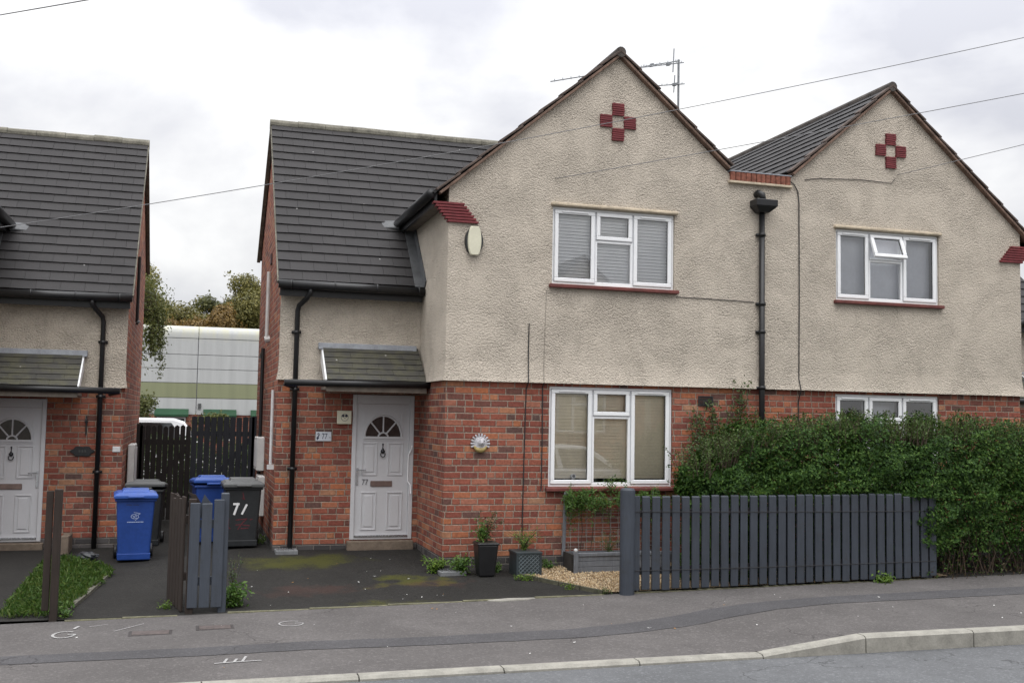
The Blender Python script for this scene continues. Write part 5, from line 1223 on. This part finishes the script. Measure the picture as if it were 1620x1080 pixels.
m_ = MB(); m_.prism([(.14, -1.70, zb(.4)-.03), (.30, -1.76, zb(.4)-.03), (.62, -1.73, zb(.8)-.03), (.74, -1.67, zb(.8)-.03), (.4, -1.63, zb(.6)-.03)], (0, 0, .046)); m_.build('slab', STONE, sb, bevel=.008)
# security camera on the inside sill
sc_ = empty('security_camera', (1.80, .16, 1.05), 'small white round camera with a black lens standing inside the ground floor window', 'security camera')
m_ = MB(); m_.lathe([(.0, 0), (.04, 0), (.04, .01), (.012, .02), (.012, .05), (0, .05)], (1.84, .13, 1.035), 'z', 16); m_.build('foot', WHITE, sc_, smooth=True)
m_ = MB(); m_.lathe([(0, .0), (.032, .0), (.038, .012), (.038, .05), (.0, .05)], (1.84, .10, 1.11), 'Y', 20); m_.build('body', WHITE, sc_, bevel=.004)
m_ = MB(); m_.lathe([(0, -.007), (.019, -.005), (.022, .004), (0, .004)], (1.84, .10, 1.118), 'Y', 16); m_.build('lens', BLACKP, sc_)
wire((-7.173, 1.5, 6.575), (-0.43, -12.7, 3.08), .02, 'short overhead wire at the very top left corner of the sky')
# ------------------------------------------------------------------ beyond the passage: yard, warehouse, parked van, trees
yard = MB(); yard.quad((-40, 12.9, -.05), (40, 12.9, -.05), (40, 34.9, -.05), (-40, 34.9, -.05)); yard.build('yard', PAVE)['kind'] = 'structure'
def clad_mat(name, c, stain):
    m, t, b, o = newmat(name); P, g = pos(t); s = t.nodes.new('ShaderNodeSeparateXYZ'); lk(t, P, s.inputs[0])
    mp_ = t.nodes.new('ShaderNodeMapping'); mp_.inputs['Scale'].default_value = (2.0, 1, .18); lk(t, P, mp_.inputs[0])
    st = noise(t, mp_.outputs[0], 1.7, 5, .65)
    cc = ramp(t, st, [(.3, tuple(x*.86 for x in c)), (.6, c)])
    if stain:
        up = t.nodes.new('ShaderNodeMapRange'); lk(t, s.outputs[2], up.inputs[0]); up.inputs[1].default_value = 4.9; up.inputs[2].default_value = 5.5
        cc = mixc(t, mth(t, 'MULTIPLY', mth(t, 'MULTIPLY', up.outputs[0], ramp(t, st, [(.4, 0.), (.62, 1.)])), .55), cc, (.42, .40, .20))
    lk(t, cc, b.inputs['Base Color']); b.inputs['Roughness'].default_value = .45; return m
CLAD = clad_mat('white_cladding', (.445, .455, .45), True); CLADG = clad_mat('green_band_cladding', (.235, .25, .145), False)
AWN = plain('green_awning', (.009, .050, .020), .6, .2, 2); JOINT = plain('joint_grey', (.34, .35, .37), .6, .1, 2)
wh = empty('warehouse', (-3, 40, -.05), 'long white clad warehouse with a pale green band beyond the passage', 'warehouse')
X0, X1, WY = -22.0, 14.0, 35.0; zs = [1.72, 2.45, 3.11, 3.73, 4.36, 5.08]; vx = [X0, -17.2, -10.1, -2.95, 4.2, 9, X1]
for zi, (z0, z1) in enumerate(zip(zs[:-1], zs[1:])):
    m_ = MB()
    for a, e in zip(vx[:-1], vx[1:]): m_.box(a+.018, e-.018, WY, WY+.08, z0+.012, z1-.012)
    m_.build('cladding_band' if zi == 1 else 'cladding', CLADG if zi == 1 else CLAD, wh)
m_ = MB()
for a, e in zip(vx[:-1], vx[1:]):
    pr = [(WY, 5.092), (WY+.0, 5.30), (WY+.06, 5.47), (WY+.2, 5.58), (WY+.42, 5.64), (WY+.8, 5.66)]
    m_.add([(a+.012, y, z) for y, z in pr]+[(e-.012, y, z) for y, z in pr], [(i, 6+i, 7+i, i+1) for i in range(5)])
m_.build('curved_eave', CLAD, wh, smooth=True)
m_ = MB(); m_.box(X0, X1, WY+.081, WY+16, -.3, 5.06); m_.box(X0, X1, WY+.81, WY+16, 5.06, 5.65); m_.build('wall', JOINT, wh)
m_ = MB(); m_.box(X0, X1, WY+.03, WY+.08, -.3, 1.715); m_.build('brick_base', BRICKN, wh)
for k in range(-5, 4):
    xa = -2.64+2.03*k; m_ = MB(); m_.prism([(xa, WY+.0, 1.97), (xa, WY-.55, 1.72), (xa, WY-.55, 1.63), (xa, WY+.0, 1.63)], (1.41, 0, 0)); m_.build('awning', AWN, wh)
    m_ = MB(); 
    for (a, e, z0, z1) in ((.1, 1.3, .6, .66), (.1, 1.3, 1.54, 1.60), (.1, .16, .66, 1.54), (1.24, 1.3, .66, 1.54), (.67, .73, .66, 1.54)): m_.box(xa+a, xa+e, WY-.01, WY+.05, z0, z1)
    w_ = m_.build('window', WHITE, wh); m_ = MB(); m_.quad((xa+.1, WY+.025, .6), (xa+1.3, WY+.025, .6), (xa+1.3, WY+.025, 1.6), (xa+.1, WY+.025, 1.6)); m_.build('pane', plain('dark_window', (.03, .03, .035), .15), w_)
m_ = MB(); m_.box(-2.87, -2.74, WY-.06, WY, 2.12, 2.22); m_.box(-2.87, -2.74, WY-.06, WY, 1.99, 2.09); m_.build('alarm', LIDGREY, wh)
PAINTW = plain('white_car_paint', (.72, .73, .75), .25, .03, 2, spec=.6); TYRE = plain('tyre_rubber', (.018, .018, .018), .85, .2, 10); CARGL = plain('tinted_car_glass', (.012, .014, .016), .06, .1, 3, spec=.8)
def vehicle(name, label, cat, loc, rz, prof, cabin, wid, wheels):
    """prof: lower body side outline (x,z); cabin: list of (x,z) greenhouse outline"""
    e = empty(name, (0, 0, 0), label, cat); hw = wid/2
    m_ = MB(); m_.prism([(x, -hw, z) for x, z in prof], (0, wid, 0)); body = m_.build('body', PAINTW, e, bevel=.06, seg=3)
    n = len(cabin); m_ = MB(); lo = min(z for x, z in cabin); hi = max(z for x, z in cabin)
    ins = lambda z: hw-.03-.16*(z-lo)/(hi-lo)
    m_.add([(x, -ins(z), z) for x, z in cabin]+[(x, ins(z), z) for x, z in cabin], [tuple(range(n)), tuple(reversed(range(n, 2*n)))]+[(i, n+i, n+(i+1) % n, (i+1) % n) for i in range(n)])
    cab_ = m_.build('cabin', PAINTW, e, bevel=.04, seg=2)
    cx = sum(x for x, z in cabin)/n; cz = (lo+hi)/2
    for sgn in (-1, 1):
        for (fa, fb) in ((0.06, .48), (.53, .95)):
            xs_ = sorted(x for x, z in cabin); xl, xr = xs_[0], xs_[-1]; tops = [x for x, z in cabin if z > hi-.05]; tl, tr = min(tops), max(tops)
            q = []
            for f_, zf_ in ((fa, .10), (fb, .10), (fb, .86), (fa, .86)):
                z = lo+(hi-lo)*zf_; L_ = xl+(tl-xl)*zf_; R_ = xr+(tr-xr)*zf_; q.append((L_+(R_-L_)*f_, sgn*(ins(z)+.006), z))
            m_ = MB(); m_.poly(q if sgn < 0 else q[::-1]); m_.build('window', CARGL, cab_)
    ends = [(xl, tl), (xr, tr)]
    for nm, (xb_, xt) in zip(('rear_window', 'windscreen'), ends):
        q = []; s_ = 1 if xb_ > cx else -1
        for zf_, sg in ((.10, -1), (.10, 1), (.88, 1), (.88, -1)):
            z = lo+(hi-lo)*zf_; q.append((xb_+(xt-xb_)*zf_+s_*.008, sg*(ins(z)-.07), z))
        m_ = MB(); m_.poly(q); m_.build(nm, CARGL, cab_)
    for wx in wheels:
        for sgn in (-1, 1):
            m_ = MB(); m_.lathe([(.17, -.10), (.28, -.10), (.31, -.07), (.31, .07), (.28, .10), (.17, .10)], (wx, sgn*(hw-.09), .31), 'y', 20); w_ = m_.build('wheel', TYRE, e)
            m_ = MB(); m_.lathe([(0, -.03), (.19, -.02), (.19, .02), (0, .03)], (wx, sgn*(hw-.0), .31), 'y', 16); m_.build('rim', METAL, w_)
    xf = max(x for x, z in prof); xb_ = min(x for x, z in prof)
    for sgn in (-1, 1):
        m_ = MB(); m_.box(xf-.10, xf+.005, sgn*(hw-.22)-.14, sgn*(hw-.22)+.14, .62, .76); m_.build('headlight', CHROME, e, bevel=.02)
        m_ = MB(); m_.box(xb_-.005, xb_+.08, sgn*(hw-.14)-.09, sgn*(hw-.14)+.09, .66, .86); m_.build('tail_light', REDP, e, bevel=.02)
    for sgn in (-1, 1):
        m_ = MB(); m_.box(xr-.25, xr-.12, sgn*(hw+.06)-.07, sgn*(hw+.06)+.07, lo+.05, lo+.18); m_.build('mirror', BLACKP, e, bevel=.02)
    m_ = MB(); m_.box(xf-.005, xf+.012, -.26, .26, .36, .46); m_.build('number_plate', plain('plate_white', (.6, .6, .58), .5), e)
    e.location = loc; e.rotation_euler = (0, 0, rz); return e
vehicle('parked_van', 'white van parked in the yard, its roof just showing above the black gate', 'van', (-4.45, 14.3, -.10), 0,
        [(-2.2, .28), (2.1, .28), (2.2, .55), (2.12, .86), (1.5, .98), (-2.2, 1.02)], [(-2.15, 1.0), (1.62, .96), (1.55, 1.18), (1.15, 1.72), (.9, 1.80), (-2.0, 1.82)], 1.75, (-1.35, 1.35))
vehicle('parked_car', 'white hatchback parked at the opposite kerb, seen only as a reflection in the windows', 'car', (5.7, -11.0, ROADZ), 0,
        [(-2.0, .26), (2.0, .26), (2.08, .5), (2.0, .74), (1.1, .90), (-1.95, .93)], [(-1.95, .91), (1.15, .88), (.45, 1.40), (.2, 1.46), (-1.2, 1.46), (-1.6, 1.40)], 1.72, (-1.28, 1.28))
def tree(name, label, base, h, crown_c, crown_r, n, size, mats, seed, group=None, trunk=.14, cat='tree', droop=0.0, clumps=26, strands=0):
    e = empty(name, base, label, cat, group); q = np.random.default_rng(seed); b = Vector(base); tw = MB()
    top = b+Vector((q.normal(0, .15), q.normal(0, .15), h*.82))
    spine = [b+Vector((0, 0, -.3)), b+(top-b)*.3+Vector((q.normal(0, .1), 0, 0)), b+(top-b)*.65, top]
    tw.tube(spine, [trunk, trunk*.8, trunk*.5, trunk*.15], 8)
    P, Nn = [], []; cc = Vector(crown_c)
    for k in range(clumps):
        v = q.normal(0, 1, 3); v /= np.linalg.norm(v); rad = q.uniform(.35, 1.0)**.6
        c = cc + Vector((v[0]*crown_r[0]*rad, v[1]*crown_r[1]*rad, v[2]*crown_r[2]*rad))
        st = spine[1]+(spine[3]-spine[1])*q.uniform(0, 1); mid = st+(c-st)*.55+Vector((0, 0, .2))
        tw.tube([st, mid, c], [trunk*.3, trunk*.16, trunk*.05], 5, cap=False)
        cr_ = min(crown_r)*q.uniform(.36, .62); m = n//clumps
        g = q.normal(0, 1, (m, 3)); g /= np.linalg.norm(g, axis=1, keepdims=True); rr2 = (q.uniform(0, 1, m)**.45)[:, None]
        pp = np.array(c)+g*rr2*cr_*np.array([1.1, 1.1, .8]); pp[:, 2] -= droop*np.abs(q.normal(0, .5, m))*cr_
        P.append(pp); Nn.append(g+np.array([0, 0, .4]))
        for s_ in range(int(3+q.integers(0, 3))):
            d_ = Vector(q.normal(0, 1, 3)).normalized()*cr_*q.uniform(.9, 1.5); d_.z = abs(d_.z)*.8 if droop == 0 else -abs(d_.z)*1.4
            tw.tube([c, c+d_], [trunk*.05, trunk*.015], 4, cap=False); k2 = max(6, m//45); tt = q.uniform(.3, 1.05, k2)[:, None]
            P.append(np.array(c)+np.array(d_)*tt+q.normal(0, size*.9, (k2, 3))); Nn.append(q.normal(0, 1, (k2, 3)))
    leaf_mesh('crown', np.concatenate(P), np.concatenate(Nn), size, mats, e, seed, .7, droop=droop)
    tw.build('trunk', BARK, e); return e
T_OLIVE = leaf_mat('olive_leaf', [(.1, (.075, .078, .022)), (.5, (.15, .14, .038)), (.9, (.26, .23, .07))], .3)
T_YEL = leaf_mat('yellow_green_leaf', [(.1, (.10, .10, .026)), (.5, (.19, .175, .045)), (.9, (.31, .27, .075))], .3)
T_ORG = leaf_mat('orange_leaf', [(.1, (.10, .066, .018)), (.5, (.175, .11, .030)), (.9, (.26, .17, .05))], .3)
T_DARK = leaf_mat('dark_green_leaf', [(.1, (.05, .06, .02)), (.5, (.095, .105, .035)), (.9, (.18, .18, .06))], .3)
T_BIRCH = leaf_mat('birch_leaf', [(.1, (.045, .06, .016)), (.5, (.085, .10, .025)), (.9, (.15, .15, .04))], .35)
TG = 'trees beyond the warehouse'
for (lab, x, y, h, rx, rz_, mat, sd, n, droop) in (
    ('tall yellow-green tree rising behind the left end of the warehouse', -7.6, 55, 10.8, 3.0, 3.4, T_YEL, 1, 15000, .3),
    ('olive tree with a rounded top behind the warehouse, right of the tallest', -4.9, 58, 9.4, 2.3, 2.6, T_OLIVE, 2, 12000, 0),
    ('low orange-brown autumn tree just above the warehouse roof', -4.0, 53, 7.7, 1.9, 1.7, T_ORG, 3, 9000, 0),
    ('dark green tree with spiky top behind the middle of the warehouse', -1.6, 57, 9.9, 1.5, 2.9, T_DARK, 4, 10000, 0),
    ('small orange tree in front of the dark spiky tree', -1.35, 53, 7.9, 1.3, 1.6, T_ORG, 5, 7000, 0),
    ('olive yellow tree behind the right end of the visible warehouse', 1.0, 56, 10.6, 2.3, 3.2, T_OLIVE, 6, 13000, 0),
    ('broad green tree further right, mostly hidden by the house', 5.0, 60, 11.0, 3.0, 3.2, T_DARK, 7, 9000, 0),
    ('pale bushy tree in the dip between the olive and the dark tree', -2.9, 62, 8.7, 1.9, 2.2, T_OLIVE, 8, 8000, 0)):
    tree('tree', lab, (x, y, -.2), h, (x, y, h-rz_*1.02), (rx, rx, rz_), int(n*3.2), .155, mat, sd, TG, droop=droop)
bt = tree('birch_tree', 'drooping birch tree with hanging strands beside the neighbouring end wall', (-5.5, 18.5, -.1), 6.0, (-5.2, 18.5, 4.7), (1.15, 1.2, 1.25), 9000, .075, T_BIRCH, 11, droop=.8, clumps=22)
q = np.random.default_rng(77); P, Nn = [], []; tw = MB()
for k in range(20):
    x = -4.05-abs(q.normal(0, .28)); y = 18.5+q.normal(0, .3); z = q.uniform(4.5, 5.2); L_ = q.uniform(.7, 1.75)
    tw.tube([(x-.5, y, z+.1), (x-.1, y, z+.05), (x, y, z-.2), (x+.06, y, z-L_)], [.012, .008, .006, .003], 4, cap=False)
    for i in range(130):
        t = q.uniform(0, 1); P.append((x+.06*t+q.normal(0, .05), y+q.normal(0, .06), z-L_*t+q.normal(0, .03))); Nn.append(q.normal(0, 1, 3))
leaf_mesh('hanging_foliage', P, Nn, .07, T_BIRCH, bt, 12, .6, droop=.8); tw.build('strand', TWIG, bt)
tree('shrub', 'loose green shrub growing below the birch beside the white van', (-4.65, 17.0, -.1), 2.5, (-4.6, 17.0, 1.75), (.62, .6, .85), 5000, .07, T_BIRCH, 13, cat='shrub', trunk=.05, clumps=16)
tree('shrub', 'small green shrub showing above the navy gate under the warehouse awning', (-2.3, 30, -.1), 1.9, (-2.3, 30, 1.3), (.7, .5, .5), 2200, .10, T_BIRCH, 14, cat='shrub', trunk=.05, clumps=10)
# a pair across the road, behind the camera: the windows reflect it
for src, lx_ , lab in ((house_main, 10.6, 'left roughcast house of the pair across the road, seen only reflected'), (house_right, 3.976, 'right roughcast house of the pair across the road, seen only reflected')):
    c = copy_tree(src)
    for o_ in [o for o in bpy.data.objects if o.name.startswith('door_number') and o.parent is not None and o.parent.parent == c]: bpy.data.objects.remove(o_)
    c.location = (lx_, -23.0, .35); c.rotation_euler = (0, 0, math.pi); c['label'] = lab; c['group'] = 'houses across the road'

# greenery just behind the gates
q = np.random.default_rng(91); P, Nn = [], []
gh_ = empty('garden_hedge', (-3.2, 9.6, -.05), 'low ragged garden hedge glimpsed between the pickets of the two gates', 'hedge')
for k in range(16000):
    x = q.uniform(-6.2, -.8); top = 1.28+.12*math.sin(x*3.1)+.08*math.sin(x*7.7); z = q.uniform(-.05, top); y = 9.6+q.normal(0, .18); P.append((x, y, z)); Nn.append((q.normal(), -1, .6))
leaf_mesh('foliage', P, Nn, .07, L_IVY, gh_, 15, .6)
tw = MB()
for x in np.arange(-6, -.9, .3): tw.tube([(x, 9.6, -.3), (x+q.normal(0, .1), 9.6, .6), (x+q.normal(0, .15), 9.6, 1.2)], [.02, .012, .004], 5, cap=False)
tw.build('twig', TWIG, gh_)

lb_ = tag(part('concrete_block', STEPC, None, lambda m_: m_.box(-4.83, -4.72, 2.7, 3.2, -.3, .12), bevel=.01), 'weathered concrete block against the neighbouring wall behind the grass strip', 'block')
